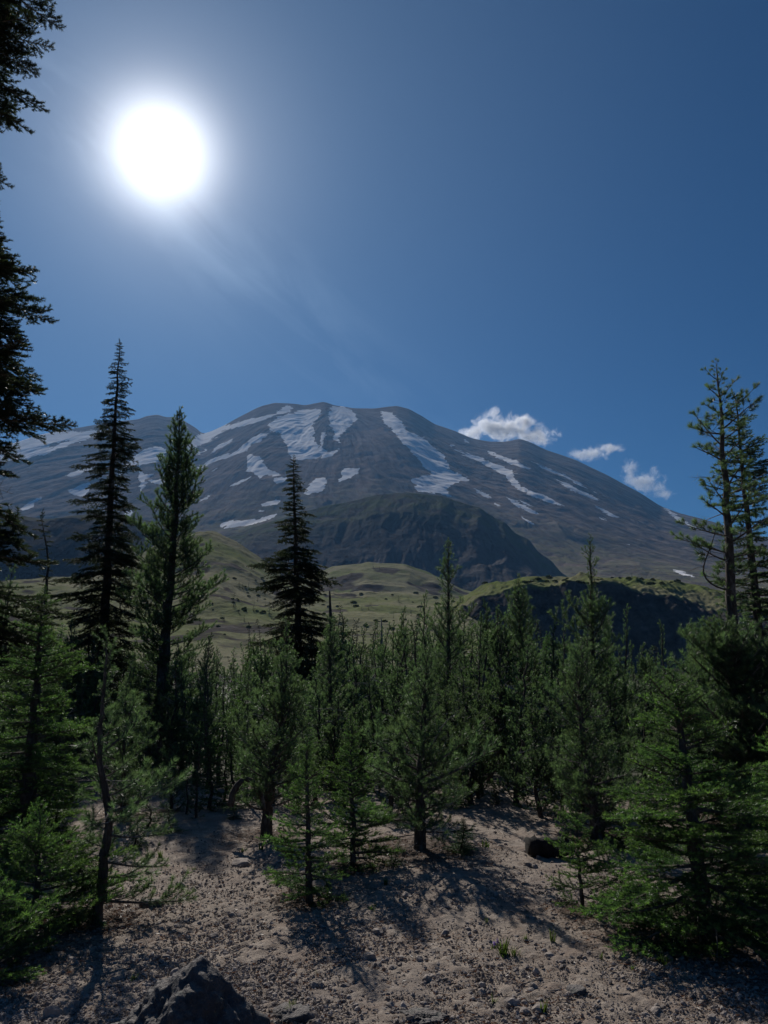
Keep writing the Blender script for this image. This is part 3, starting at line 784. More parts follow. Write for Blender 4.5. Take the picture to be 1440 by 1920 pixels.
hero('pine_tree', 'pine with a speckled grey trunk and many bare pale twigs, behind the dark log', 'pine', [(1120, 1572), (1112, 1500), (1092, 1400), (1086, 1300), (1092, 1225)], 0.11,
     [(0, .45), (.2, .6), (.5, .45), (.8, .28), (1, .12)], 66, (.0, .9), 19, f0=.1, dead=30, deadr=(.08, .8))
hero('pine_tree', 'tall slim pine whose top rises against the dark bluff, midway along it', 'pine', [(1118, 1500), (1112, 1300), (1110, 1150), (1106, 1015)], 0.14,
     [(0, .8), (.3, .85), (.6, .6), (.72, .26), (.85, .16), (1, .10)], 100, (.1, .85), 20, f0=.1, dead=10, r=13)
hero('pine_tree', 'tall narrow pine with open tufted top in front of the grassy dip between hills', 'pine', [(838, 1500), (842, 1300), (841, 1150), (840, 1022)], 0.14,
     [(0, .8), (.35, .75), (.6, .5), (.75, .28), (1, .12)], 84, (.2, .95), 21, f0=.1, r=14)
hero('pine_tree', 'mid-sized pine rounded at the top, standing before the dark bluff cliff', 'pine', [(985, 1500), (980, 1300), (975, 1180), (972, 1092)], 0.13,
     [(0, .8), (.35, .8), (.65, .55), (.85, .32), (1, .12)], 100, (.15, .9), 22, f0=.1, r=14)
hero('pine_tree', 'sturdy pine with dense tufted boughs, second of the two big trees together', 'pine', [(285, 1440), (300, 1330), (315, 1150), (330, 950), (337, 778)], 0.30,
     [(0, .35), (.2, .8), (.42, 1.15), (.65, 1.0), (.8, .72), (.93, .36), (1, .16)], 165, (.05, .8), 23, q=.5, f0=.06, r=17, dead=14, lump=.1)
hero('hemlock_tree', 'tallest dark narrow spire tree rising above the snowy ridge', 'dark', [(186, 1440), (192, 1250), (204, 1000), (216, 780), (225, 640)], 0.34,
     [(0, 1.4), (.3, 1.4), (.5, 1.12), (.67, .85), (.77, .68), (.87, .46), (.94, .28), (1, .1)], 290, (-.12, .05), 24, q=.5, f0=.05, r=22)
hero('fir_tree', 'dark fir with layered flat boughs and gaps, standing alone in front of the spur', 'dark', [(562, 1330), (558, 1150), (553, 1000), (550, 860)], 0.28,
     [(0, 1.0), (.1, 1.1), (.3, 1.0), (.40, 1.25), (.50, .95), (.60, 1.25), (.66, 1.2), (.70, .55), (.80, .62), (.85, .36), (.94, .24), (1, .08)], 235, (-.12, .1), 25, q=.5, f0=.04, r=20)
hero('hemlock_tree', 'small ragged half-bare tree beside the tallest spire, against the dark ridge', 'dark', [(84, 1250), (85, 1130), (92, 1050), (78, 975)], 0.22,
     [(0, .5), (.4, .35), (.6, .45), (.8, .35), (1, .25)], 42, (-.1, .1), 26, q=.5, f0=.3, r=24, dead=16, deadr=(.3, .9))
# tall sparse pines at the edge of the stand
hero('pine_tree', 'tall gaunt pine with bare dark trunk and sparse tufts of needles on long limbs', 'gaunt', [(1402, 1510), (1388, 1330), (1374, 1190), (1366, 1030), (1357, 860), (1350, 760), (1344, 690)], 0.19,
     [(0, .02), (.42, .02), (.43, .30), (.5, .28), (.56, .55), (.7, .58), (.85, .42), (.95, .22), (1, .12)], 50, (.0, .75), 27, f0=.43, r=9.5, dead=40, deadr=(.3, .9), lump=.3)
hero('pine_tree', 'second tall pine behind the gaunt one, with short horizontal boughs all the way up', 'dark', [(1432, 1480), (1425, 1200), (1405, 1000), (1385, 800), (1378, 745)], 0.18,
     [(0, .5), (.4, .5), (.6, .42), (.8, .40), (1, .12)], 120, (.0, .35), 28, q=.5, f0=.3, r=11.5, dead=30, deadr=(.3, .9), mat=M_PINE)
hero('pine_tree', 'dark bushy pine crowding the foot of the gaunt tall pine', 'pine', [(1400, 1500), (1385, 1350), (1360, 1190)], 0.22,
     [(0, .8), (.25, .95), (.6, .8), (.85, .5), (1, .2)], 130, (.0, .7), 29, f0=.1, r=9.2, dead=24)
# firs at the other edge
hero('fir_tree', 'very tall fir cut off by the picture edge, only its bough tips showing', 'fir', [(-95, 1640), (-85, 1200), (-85, 600), (-90, 0), (-90, -500)], 0.34,
     [(0, .5), (.22, .85), (.32, .9), (.5, .82), (.75, .82), (.9, .6), (1, .1)], 295, (-.35, .0), 30, f0=.18, r=7.6, q=.5, mat=M_DARK, dead=20, lump=.3)
hero('fir_tree', 'full green fir under the bough tips of the very tall one', 'fir', [(52, 1560), (60, 1400), (72, 1250), (80, 1120)], 0.16,
     [(0, .75), (.2, .75), (.5, .60), (.8, .35), (1, .1)], 84, (-.1, .5), 31, f0=.05, r=8.2)
hero('low_fir', 'low sprawling fir shrub on the sand by the leaning sapling', 'fir', [(60, 1740), (70, 1660), (75, 1560)], 0.06,
     [(0, .6), (.3, .62), (.7, .4), (1, .15)], 36, (.05, .6), 32, f0=.05, cat='shrub')
hero('low_fir', 'low fir shrub close to the picture edge, half in shade', 'fir', [(-30, 1830), (-25, 1760), (-20, 1680)], 0.05,
     [(0, .5), (.3, .5), (.7, .35), (1, .15)], 28, (.05, .6), 33, f0=.05, cat='shrub')
hero('pine_sapling', 'small yellowish pine sapling beside the foot of the sturdy pine', 'pine', [(322, 1520), (322, 1470), (318, 1415)], 0.04,
     [(0, .25), (.4, .28), (1, .1)], 26, (.2, .9), 34, f0=.1)
hero('pine_sapling', 'bushy pine sapling behind the leaning one', 'pine', [(232, 1530), (232, 1440), (236, 1300)], 0.06,
     [(0, .45), (.4, .42), (.8, .25), (1, .12)], 50, (.1, .9), 35, f0=.1, dead=10)
hero('pine_tree', 'yellow-green pine with a pale trunk, in front of the layered dark fir', 'pine', [(622, 1500), (620, 1350), (618, 1200), (620, 1168)], 0.11,
     [(0, .45), (.4, .45), (.8, .3), (1, .12)], 66, (.2, .9), 36, f0=.15, r=11.5, dead=10)

# ---- fallen and standing dead wood
def wood(name, label, cat, px, r_list, rad, seed, mat=None, group=None, twigs=0, snap=True):
    pts = [at(x, y, r) for (x, y), r in zip(px, r_list)]
    base = pts[0].copy(); o = thing(name, label, cat, base, group)
    p = path_resample(pts, 14) - np.array(base)
    link('trunk', trunk_mesh(p, rad, rad * .3, seed, mat or M_DEAD, 8, False), o)
    rng = random.Random(seed)
    for i in range(twigs):
        (q,), _ = poly_sample(p, [rng.uniform(.3, .98)])
        me, s = dead_mesh(rng.uniform(.1, .28) * p[-1][2] ** .5, rng)
        link('dead_branch', me, o, rmat(rng.random() * 6.28, rng.uniform(-.2, .4), 0, s, Vector(q)))
    return o

def d_at(x, y): p = on_ground(x, y); return hypot(p.x, p.y)
r8 = d_at(497, 1566)
wood('dead_limb', 'dark dead limb arching over to the ground beside the twisted pine', 'dead branch', [(432, 1512), (438, 1480), (455, 1457), (478, 1462), (492, 1492), (498, 1520)], [r8 - .25] * 6, .035, 61, M_BARK)
wood('snag', 'bare dead spike of a tree behind the layered dark fir', 'snag', [(622, 1260), (620, 1170), (618, 1108)], [26] * 3, .09, 62, M_BARK, twigs=26)
wood('snag', 'thin bare dead pole standing among dark firs in front of the meadow', 'snag', [(716, 1230), (716, 1190), (715, 1160)], [30] * 3, .05, 63, twigs=2)
wood('dead_limb', 'long dead limb hanging from the gaunt tall pine over the meadow edge', 'dead branch', [(1372, 1108), (1345, 1103), (1322, 1088), (1314, 1070), (1325, 1045), (1338, 1010), (1346, 978)], [9.35] * 7, .011, 64, M_BARK, twigs=16)
wood('dead_limb', 'bare curved dead stems leaning in the bushy pine', 'dead branch', [(800, 1420), (815, 1385), (838, 1350), (852, 1340)], [7.0, 7.0, 6.9, 6.8], .008, 65, twigs=3)

# ---- the stand behind
prng = random.Random(5)
P_PINE = [Proto('pine', 3.0, w, n, 200 + i, .22, tw=.05, gaps=gp) for i, (w, n, gp) in enumerate([(.62, 70, .05), (.8, 80, .1), (.5, 60, .0), (.95, 84, .1), (.7, 64, .15)])]
P_FIR = [Proto('fir', 3.2, w, n, 230 + i, .16, tw=.05) for i, (w, n) in enumerate([(.6, 90), (.8, 100)])]
P_FARP = [Proto('pine', 4.0, w, 46, 260 + i, .12, tw=.05) for i, w in enumerate((.7, .9))]
P_FARF = [Proto('dark', 5.0, w, 60, 270 + i, .12, tw=.07) for i, w in enumerate((.8, 1.0, 1.3))]
P_TINY = [Proto('dark', 5.0, w, 34, 280 + i, .012, tw=.09) for i, w in enumerate((1.3, 1.7))]
TREELINE = [(-300, 1080), (0, 1130), (150, 1150), (250, 1180), (400, 1185), (450, 1172), (500, 1185), (560, 1165), (600, 1155), (680, 1165), (740, 1175), (800, 1128), (850, 1135), (900, 1142), (960, 1140), (1010, 1150), (1060, 1195), (1100, 1150), (1150, 1178), (1190, 1210), (1240, 1215), (1300, 1195), (1360, 1170), (1440, 1150), (1740, 1090)]
def treeline(x): return float(np.interp(x, *zip(*TREELINE)))
TL = {}
def stand(n, r0, r1, dy0, dy1, protos, label, group, x0=-160, x1=1600, name='pine_tree', skip=None, hmin=1.0, sx=(.9, 1.2)):
    made = []
    for i in range(n):
        x = x0 + (x1 - x0) * (i + prng.random()) / n
        r = r0 * (r1 / r0) ** prng.random()
        if skip and skip(x, r): continue
        yt = treeline(x) + prng.uniform(dy0, dy1) ** 1.0
        top = at(x, yt, r); zb = g(top.x, top.y)
        h = top.z - zb
        if h < hmin: continue
        tr_o = prng.choice(protos).place(name, label, (top.x, top.y, zb - .03), h, group, prng, sx=prng.uniform(*sx))
        made.append((x, tr_o))
    return made
def gap(x, r):      # the clearing runs back here and there
    return (150 < x < 330 and r < 11.5) or (925 < x < 1010 and r < 10) or (r < 9.2 and 900 < x < 1060)
FRONT = 'low pine'
front = stand(84, 8.9, 11.5, 40, 230, P_PINE + P_FIR[:1], FRONT, 'low pines at the front of the dense stand', skip=gap, sx=(1.0, 1.35), hmin=.7)
MARKS = [(787, 'the wide bushy pine'), (500, 'the twisted thick-trunked pine'), (1115, 'the speckled grey-trunked pine'), (290, 'the sturdy big pine'), (1400, 'the gaunt tall pine'), (60, 'the full green fir')]
ORD = ['nearest', 'second', 'third', 'fourth', 'fifth', 'sixth', 'seventh', 'eighth', 'ninth', 'tenth', 'eleventh', 'twelfth', 'thirteenth', 'fourteenth', 'fifteenth', 'sixteenth', 'seventeenth', 'eighteenth', 'nineteenth', 'twentieth']
sides = {}
for x, o_ in front:
    mx_, nm = min(MARKS, key=lambda q: abs(q[0] - x)); sides.setdefault((nm, x < mx_), []).append((abs(mx_ - x), o_))
for (nm, lf), lst in sides.items():
    for k, (d_, o_) in enumerate(sorted(lst, key=lambda q: q[0])):
        o_['label'] = 'low front pine, %s one on the %s of %s' % (ORD[min(k, 19)], 'left' if lf else 'right', nm)
stand(95, 11.5, 17, -5, 170, P_PINE, 'one of the look-alike young pines in the middle of the dense stand', 'young pines in the middle of the dense stand', skip=gap)
stand(120, 17, 28, 0, 90, P_PINE + P_FIR, 'one of the look-alike pines deeper in the dense stand', 'pines deeper in the dense stand')
stand(130, 28, 60, 0, 55, P_FARP + P_FARF, 'one of the look-alike dark conifers at the back of the stand', 'dark conifers at the back of the stand', name='conifer_tree', sx=(1.1, 1.5))
# low brush along the foot of the stand
stand(64, 8.3, 11.5, 300, 420, P_FIR + P_PINE[:2], 'one of the knee-high bushy seedlings along the foot of the stand', 'knee-high seedlings along the foot of the stand', name='seedling', hmin=.22, sx=(1.8, 2.6), skip=lambda x, r: 930 < x < 1000)
for k, (x, y, h, sx_, lb) in enumerate([(150, 1640, .42, 2.4, 'low green fir spray on the sand just behind the leaning sapling'), (95, 1585, .4, 2.6, 'low fir shrub on the sand under the full green fir'), (30, 1650, .5, 2.2, 'low fir shrub at the picture edge above the shaded one'), (250, 1590, .28, 2.2, 'small thin fir spray between the leaning sapling and the open gravel'),
        (320, 1560, .3, 2.4, 'low dark bush at the back edge of the open gravel'), (1400, 1690, .45, 2.4, 'low fir shrub behind the trunk of the bright green fir'), (1225, 1730, .26, 2.2, 'thin fir seedling under the boughs of the bright green fir'), (1180, 1590, .4, 2.3, 'low bush between the log and the bright green fir'), (740, 1625, .22, 2.5, 'tiny dark bush in the shade of the wide bushy pine'), (860, 1600, .3, 2.6, 'low twiggy bush beside the trunk of the wide bushy pine')]):
    p = on_ground(x, y)
    P_FIR[k % 2].place('low_fir', lb, (p.x, p.y, p.z - .02), h, None, prng, cat='shrub', sx=sx_)
# distinct dark firs showing above the stand in front of the meadow
for x, y, r, p, w, lb in [(598, 1160, 34, 2, 1, 'blue-green fir tucked against the edge of the layered dark fir'), (640, 1142, 38, 0, 1.1, 'slimmest and tallest of the blue-green firs before the pale meadow'), (660, 1165, 36, 2, 1.2, 'blue-green fir between the slimmest one and the thin dead pole'), (693, 1168, 33, 2, 1.3, 'broadest blue-green fir, right beside the thin dead pole'),
        (462, 1172, 40, 0, 1, 'small blue-green fir at the foot of the green slope'), (480, 1166, 42, 1, 1, 'small blue-green fir just before the layered dark fir, on the slope side'), (1010, 1168, 30, 1, 1, 'dark fir standing at the foot of the bluff cliff')]:
    t_ = at(x, y, r); zb = g(t_.x, t_.y)
    P_FARF[p].place('fir_tree', lb, (t_.x, t_.y, zb), t_.z - zb, 'blue-green firs in front of the meadow', prng, sx=w)
# thin-topped pines poking out of the stand
for k, (x, y, r, lb) in enumerate([(790, 1122, 17, 'slim pine whose tip shows just beside the tall narrow tufted pine'), (735, 1180, 16, 'slim pine in front of the middle of the pale meadow'), (912, 1140, 13, 'slim pine where the bluff begins its rise'), (1235, 1178, 15, 'lone slim pine tip against the darkest part of the bluff cliff'),
        (758, 1150, 20, 'faint slim pine farther back in front of the meadow'), (1160, 1150, 14, 'slim pine beside the tallest pine in front of the bluff'), (1050, 1185, 12, 'slim pine in the gap before the bluff cliff'), (1290, 1190, 12, 'slim pine just before the gaunt tall pine'), (10, 1075, 16, 'slim pine at the picture edge under the very tall fir'), (895, 1165, 11, 'shorter slim pine in front of the start of the bluff')]):
    t_ = at(x, y, r); zb = g(t_.x, t_.y)
    P_PINE[2 if k % 2 else 0].place('pine_tree', lb, (t_.x, t_.y, zb), t_.z - zb, 'slim pines sticking up out of the stand', prng, sx=.8)

# ---- small trees out on the slopes: dropped onto the terrain by ray
bpy.context.view_layer.update()
dg = bpy.context.evaluated_depsgraph_get()
def drop(x, y, only=('meadow', 'bluff', 'knoll', 'dark_ridge')):
    a, b_, c = pix(x, y); d = Vector((a, b_, c)).normalized()
    best = None
    for nme in only:
        ob = bpy.data.objects[nme]
        ok, loc, nn, fi = ob.ray_cast(Vector((0, 0, CAMZ)), d)
        if ok and (best is None or loc.length < best.length): best = loc.copy()
    return best
srng = random.Random(9)
spots = [(448, 1103, 14), (455, 1104, 12), (466, 1100, 8), (483, 1128, 14), (438, 1138, 26), (476, 1145, 18), (505, 1150, 20), (462, 1148, 10), (530, 1178, 20), (420, 1165, 12), (700, 1065, 10), (712, 1068, 7), (747, 1128, 11), (595, 1120, 12), (650, 1165, 10),
         (1155, 1084, 8), (1162, 1084, 6), (1185, 1083, 8), (1196, 1084, 6), (1110, 1083, 5), (1270, 1092, 7), (1240, 1090, 5), (410, 1024, 6), (620, 1150, 9), (580, 1140, 8), (770, 1150, 10), (820, 1160, 9)]
for i in range(26): spots.append((srng.uniform(400, 880), srng.uniform(1135, 1188), srng.uniform(5, 13)))
for x, y, hpx in spots:
    p = drop(x, y)
    if p is None: continue
    h = hpx / FPX * p.length
    P_TINY[srng.randrange(2)].place('conifer_tree', 'one of the small dark trees dotted over the grassy slopes', (p.x, p.y, p.z - .1), h * 1.1, 'small trees dotted over the grassy slopes', srng, sx=srng.uniform(.8, 1.3))
# low shrubs on the meadow
def shrub_arrays(seed):
    rs = np.random.RandomState(seed); mb = MB(); n = 260
    th = rs.rand(n) * 2 * pi; ph = np.arccos(rs.rand(n)); rad = rs.uniform(.5, 1, n)
    p = np.stack([rad * np.sin(ph) * np.cos(th), rad * np.sin(ph) * np.sin(th), .55 * rad * np.cos(ph)], 1) * 0.5
    needles(mb, p, unit(p + [0, 0, .2]), .22, .11, .4, rs, 0, 0, rs.rand(n))
    return mb.mesh('shrub', [M_DARK], False, 'tip')
SH = [shrub_arrays(1), shrub_arrays(2)]
for i in range(170):
    x = srng.uniform(390, 1330); y = srng.uniform(1085, 1190) if x < 900 else srng.uniform(1081, 1096)
    p = drop(x, y, ('meadow', 'bluff'))
    if p is None: continue
    s = srng.uniform(3, 9) / FPX * p.length
    o = link('shrub', SH[i % 2], None, Matrix.Translation(p) @ Matrix.Rotation(srng.random() * 6, 4, 'Z') @ Matrix.Diagonal((s * 1.4, s, s * 1.3, 1)), label='one of the low dark shrubs scattered on the grass slopes', category='shrub', group='low shrubs scattered on the grass slopes')

# ---- ground, stones, gravel
gnd = link('ground', make_ground(), kind='structure')
def mat_stone(name, a, c):
    m, N, out = material(name); b = NB(N); tcn = b.n('ShaderNodeTexCoord').outputs['Object']; P = pos(b)
    n = b.noise(P, 55, 5, .65); oi = b.n('ShaderNodeObjectInfo').outputs['Random']
    col = b.ramp(n, [(.3, a), (.7, c)])
    isl = b.noise(P, 14, 2)
    col = b.mix(b.math('MULTIPLY', oi, .35), col, tuple(q * .42 for q in a))
    col = b.mix(b.sstep(isl, .45, .6), col, tuple(q * .75 for q in a))
    principled(b, out, col, .9, .25, b.bump(n, .7, .01)); return m
M_STONE = mat_stone('pumice_stone', (.28, .235, .205), (.45, .39, .345))
def ico():
    bm_v = []; ph = (1 + 5 ** .5) / 2
    for a in (-1, 1):
        for b_ in (-ph, ph): bm_v += [(0, a, b_), (a, b_, 0), (b_, 0, a)]
    v = np.array(bm_v); v /= np.linalg.norm(v[0])
    from itertools import combinations
    t = []
    dd = np.linalg.norm(v[:, None] - v[None], axis=-1); e = np.min(dd[dd > .1]) * 1.05
    for a, b_, c in combinations(range(12), 3):
        if dd[a, b_] < e and dd[b_, c] < e and dd[a, c] < e:
            nrm_ = np.cross(v[b_] - v[a], v[c] - v[a])
            t.append((a, b_, c) if np.dot(nrm_, v[a]) > 0 else (a, c, b_))
    return v, np.array(t)
IV, IT = ico()
def subdiv(v, t):
    v = list(map(tuple, v)); cache = {}; out = []
    def mid(a, b_):
        k = (min(a, b_), max(a, b_))
        if k not in cache:
            p = (np.array(v[a]) + v[b_]) / 2; v.append(tuple(p / np.linalg.norm(p))); cache[k] = len(v) - 1
        return cache[k]
    for a, b_, c in t:
        x, y, z = mid(a, b_), mid(b_, c), mid(c, a); out += [(a, x, z), (x, b_, y), (z, y, c), (x, y, z)]
    return np.array(v), np.array(out)
def stone_mesh(seed, lvl=1, name='stone', planes=9, mat=None):
    rs = np.random.RandomState(seed); v, t = IV, IT
    for _ in range(lvl): v, t = subdiv(v, t)
    nn = unit(rs.normal(size=(planes, 3))); dd = rs.uniform(.55, .95, planes)
    k = np.maximum(v @ nn.T, 1e-6); rad = np.minimum(1.05, (dd / k).min(1))
    v = v * rad[:, None] * np.array([1, rs.uniform(.7, 1), rs.uniform(.45, .8)])
    v += rs.normal(size=v.shape) * .02
    return mesh_from(name, v, t, None, [mat or M_STONE], False)
ST = [stone_mesh(300 + i) for i in range(9)]
rr_ = random.Random(77)
placed = 0
def clear_px(x, y): return True
big = [(800, 1840, .035), (735, 1890, .03), (690, 1800, .045), (715, 1752, .03), (835, 1753, .03), (590, 1852, .035), (645, 1853, .03), (905, 1852, .028), (1030, 1795, .03), (1170, 1798, .04), (1105, 1790, .022), (905, 1865, .03), (755, 1800, .03), (880, 1662, .02), (1230, 1900, .035), (1335, 1915, .03), (600, 1852, .03), (705, 1751, .045), (100, 1905, .055), (140, 1890, .035), (135, 1801, .03), (960, 1885, .045), (985, 1900, .03), (1010, 1880, .02), (1135, 1690, .035), (1125, 1700, .04), (1155, 1725, .05), (1165, 1720, .04), (990, 1625, .04), (1003, 1628, .035), (1010, 1610, .03)]
for x, y, s in big + [(None, None, None)] * 262:
    if x is None:
        while True:
            x = rr_.uniform(-10, 1450); y = rr_.uniform(1590, 1925)
            if rr_.random() < 0.35 + 0.65 * (y - 1590) / 330: break
        s = rr_.uniform(.012, .02) * (1 + rr_.random() ** 6 * 1.4)
    p = on_ground(x, y)
    M = Matrix.Translation((p.x, p.y, p.z + s * .15)) @ Euler((rr_.gauss(0, .3), rr_.gauss(0, .3), rr_.random() * 6.28)).to_matrix().to_4x4() @ Matrix.Diagonal((s, s, s, 1))
    link('stone', rr_.choice(ST), gnd, M)

OV = np.array([(1, 0, 0), (-1, 0, 0), (0, 1, 0), (0, -1, 0), (0, 0, 1), (0, 0, -1)], float)
OT = np.array([(0, 2, 4), (2, 1, 4), (1, 3, 4), (3, 0, 4), (2, 0, 5), (1, 2, 5), (3, 1, 5), (0, 3, 5)])
def gravel_set(n, mu, sg, lo, hi, BV, BT, seed, dmin):
    rs = np.random.RandomState(seed)
    x = rs.uniform(-120, 1560, n); y = 1540 + 415 * rs.rand(n) ** .7
    dy = 960 - y; dx = x - 720; f = FPX * cos(PITCH) - dy * sin(PITCH); u = FPX * sin(PITCH) + dy * cos(PITCH); h = np.hypot(dx, f)
    r = np.minimum(-CAMZ / (u / h), 12); X = dx / h * r; Y = f / h * r
    dens = .6 + .42 * fbm(X / .5, Y / .5, 0, 3, 91) + np.clip((-.2 - X) * .35, -.15, .45)
    keep = rs.rand(n) < np.clip(dens, dmin, 1); X = X[keep]; Y = Y[keep]; n = len(X)
    s = np.clip(np.exp(rs.normal(mu, sg, n)), lo, hi)
    Z = G(X, Y) + .005; nb = len(BV)
    var = np.array([BV * np.array([1, rs.uniform(.6, 1), rs.uniform(.5, .9)]) * (1 + .25 * rs.normal(size=(nb, 1))) for i in range(14)])
    k = rs.randint(0, 14, n); th = rs.rand(n) * 2 * pi
    V = var[k] * s[:, None, None]; c, s_ = np.cos(th)[:, None], np.sin(th)[:, None]
    v = np.stack([V[..., 0] * c - V[..., 1] * s_ + X[:, None], V[..., 0] * s_ + V[..., 1] * c + Y[:, None], V[..., 2] + Z[:, None]], -1).reshape(-1, 3)
    return v, (BT[None] + (np.arange(n) * nb)[:, None, None]).reshape(-1, 3)
def gravel():
    mb = MB()
    mb.add(*gravel_set(80000, -5.35, .35, .0025, .008, OV, OT, 4, .3))
    mb.add(*gravel_set(17000, -4.75, .33, .006, .019, IV, IT, 14, .12))
    link('gravel', mb.mesh('gravel', [M_STONE]), kind='stuff', label='loose pumice gravel over the clearing')
gravel()

def debris():
    "needle litter and broken twigs under the trees"
    rs = np.random.RandomState(8); mb = MB()
    for lx, ly, lr in LITTER:
        if hypot(lx, ly) > 9.5: continue
        n = int(2600 * lr ** 1.3); th = rs.rand(n) * 2 * pi; q = lr * 1.15 * np.sqrt(rs.rand(n))
        X = lx + q * np.cos(th); Y = ly + q * np.sin(th)
        p = np.stack([X, Y, G(X, Y) + .012], 1); t = unit(np.stack([rs.normal(size=n), rs.normal(size=n), .25 * rs.rand(n)], 1))
        needles(mb, p, t, .045, .0035, .1, rs, 0, (rs.rand(n) < .3).astype(int), rs.rand(n))
    n = 16000; x = rs.uniform(-100, 1540, n); y = 1560 + 380 * rs.rand(n) ** .8     # thin scatter over the whole clearing
    dy = 960 - y; dx = x - 720; f = FPX * cos(PITCH) - dy * sin(PITCH); u = FPX * sin(PITCH) + dy * cos(PITCH); h = np.hypot(dx, f)
    r = np.minimum(-CAMZ / (u / h), 11); X = dx / h * r; Y = f / h * r
    k = rs.rand(n) < np.clip(.4 + .8 * fbm(X / .6, Y / .6, 0, 3, 96), .1, 1); X, Y = X[k], Y[k]; n = len(X)
    p = np.stack([X, Y, G(X, Y) + .008], 1); t = unit(np.stack([rs.normal(size=n), rs.normal(size=n), .3 * rs.rand(n)], 1))
    needles(mb, p, t, .03, .0045, .1, rs, 0, (rs.rand(n) < .3).astype(int), rs.rand(n))
    me = mb.mesh('needle_litter', [M_BROWN, M_TWIG], False, 'tip')
    link('needle_litter', me, kind='stuff', label='fallen brown needles and bits of twig under the trees')
debris()

# twigs lying on the sand
for i in range(26):
    rs = np.random.RandomState(600 + i)
    x, y = [(500, 1826), (1000, 1845), (640, 1832), (880, 1905), (1300, 1870), (920, 1860)][i] if i < 6 else (rs.uniform(180, 1400), rs.uniform(1640, 1915))
    p = on_ground(x, y); L = rs.uniform(.05, .2) if i > 5 else (.05, .16, .05, .08, .1, .08)[i]
    tp = shoot((-L / 2, 0, .006), (1, 0, 0), L, 0, rs, 5); tp[:, 2] = .006 + rs.rand(6) * .006
    v, t = tube(tp, np.linspace(.004, .002, 6), 5)
    o = link('twig', mesh_from('twig', v, t, None, [M_DEAD], True), None, Matrix.Translation(p) @ Matrix.Rotation(rs.rand() * 6.28, 4, 'Z'), label='one of the short bleached twigs lying on the sand', category='twig', group='bleached twigs lying on the sand')

# broken branches lying under the trees
for i, (x, y, L, az_, lb) in enumerate([(250, 1745, .35, .4, 'small dead branch lying by the foot of the leaning sapling'), (620, 1712, .3, 2.5, 'small dead branch lying between the two middle fir saplings'), (840, 1612, .5, .2, 'pale dead branch lying under the wide bushy pine'), (1150, 1742, .4, 2.8, 'small dead branch lying in front of the slender sapling'),
        (1260, 1790, .5, .5, 'dead branch lying at the foot of the bright green fir'), (1390, 1800, .45, 2.9, 'dead branch lying in the shade of the bright green fir'), (560, 1600, .35, 1.0, 'dead branch lying by the twisted pine'), (350, 1640, .3, 2.0, 'small dead branch alone on the open gravel')]):
    p = on_ground(x, y); rng_ = random.Random(i); me, s_ = dead_mesh(L, rng_)
    M = Matrix.Translation((p.x, p.y, p.z + .02)) @ Matrix.Rotation(az_, 4, 'Z') @ Matrix.Diagonal((s_, s_, s_ * .25, 1))
    link('fallen_branch', me, None, M, label=lb, category='dead branch', group='dead branches lying on the ground')

# ---- boulder, rocks, log
def mat_rock(name, a, c, sc=9):
    m, N, out = material(name); b = NB(N); P = pos(b)
    n = b.noise(P, sc, 8, .7, .3); n2 = b.noise(P, sc * 7, 6, .75)
    vo = b.n('ShaderNodeTexVoronoi', {'Vector': P, 'Scale': sc * 9}).outputs['Distance']
    col = b.ramp(n, [(.3, a), (.55, tuple((p + q) / 2 for p, q in zip(a, c))), (.72, c)])
    col = b.mix(b.math('MULTIPLY', b.sstep(n2, .55, .68), .6), col, tuple(q * 1.7 for q in c))
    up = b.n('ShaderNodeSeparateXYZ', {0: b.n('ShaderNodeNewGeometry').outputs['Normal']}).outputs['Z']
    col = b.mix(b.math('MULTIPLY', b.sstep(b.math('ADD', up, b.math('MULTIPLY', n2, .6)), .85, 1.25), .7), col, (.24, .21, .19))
    col = b.mix(b.math('MULTIPLY', b.sstep(b.noise(P, 22, 3), .6, .66), .5), col, (.17, .18, .15))
    h = b.math('ADD', n2, b.math('MULTIPLY', vo, .5))
    principled(b, out, col, .8, .4, b.bump(h, .9, .012, b.bump(n, .8, .04))); return m
M_ROCK = mat_rock('andesite', (.045, .043, .045), (.12, .115, .12))
def boulder(name, label, loc, planes, size, seed, lvl=5, mat=None, noise=.05, cat='boulder', rot=0.0):
    v, t = IV, IT
    for _ in range(lvl): v, t = subdiv(v, t)
    nn = unit(np.array([p[:3] for p in planes], float)); dd = np.array([p[3] for p in planes])
    k = np.maximum(v @ nn.T, 1e-6); rad = np.minimum(1.6, (dd / k).min(1)); v = v * rad[:, None]
    w = unit(v)
    dsp = noise * fbm(v[:, 0] * 3.1 + seed, v[:, 1] * 3.1, v[:, 2] * 3.1, 4, seed) + noise * .35 * ridged(v[:, 0] * 9 + v[:, 2] * 5, v[:, 1] * 9 - v[:, 2] * 4, 3, seed + 5)
    v = v + w * dsp[:, None]
    v = v * np.array(size)
    c, s_ = cos(rot), sin(rot); v = np.stack([v[:, 0] * c - v[:, 1] * s_, v[:, 0] * s_ + v[:, 1] * c, v[:, 2]], 1)
    me = mesh_from(name, v, t, None, [mat or M_ROCK], True)
    o = link(name, me, None, Matrix.Translation(loc), label=label, category=cat)
    return o
bc = at(350, 1888, 3.72)
boulder('boulder', 'big jagged dark grey boulder with a peaked ridge, nearest to the viewer', (bc.x, bc.y, g(bc.x, bc.y) + .02),
        [(-.15, -1, .38, .60), (.62, -.35, .70, .62), (-.60, -.30, .80, .52), (-.50, .6, .8, .6), (.5, .7, .65, .6), (1, 0, .25, .85), (-1, -.5, .35, .95), (.2, -.75, 1.0, .62), (0, 0, -1, .6), (-.9, .2, .6, .72)], (.41, .38, .435), 3, noise=.07)
bc = at(248, 1925, 3.75)
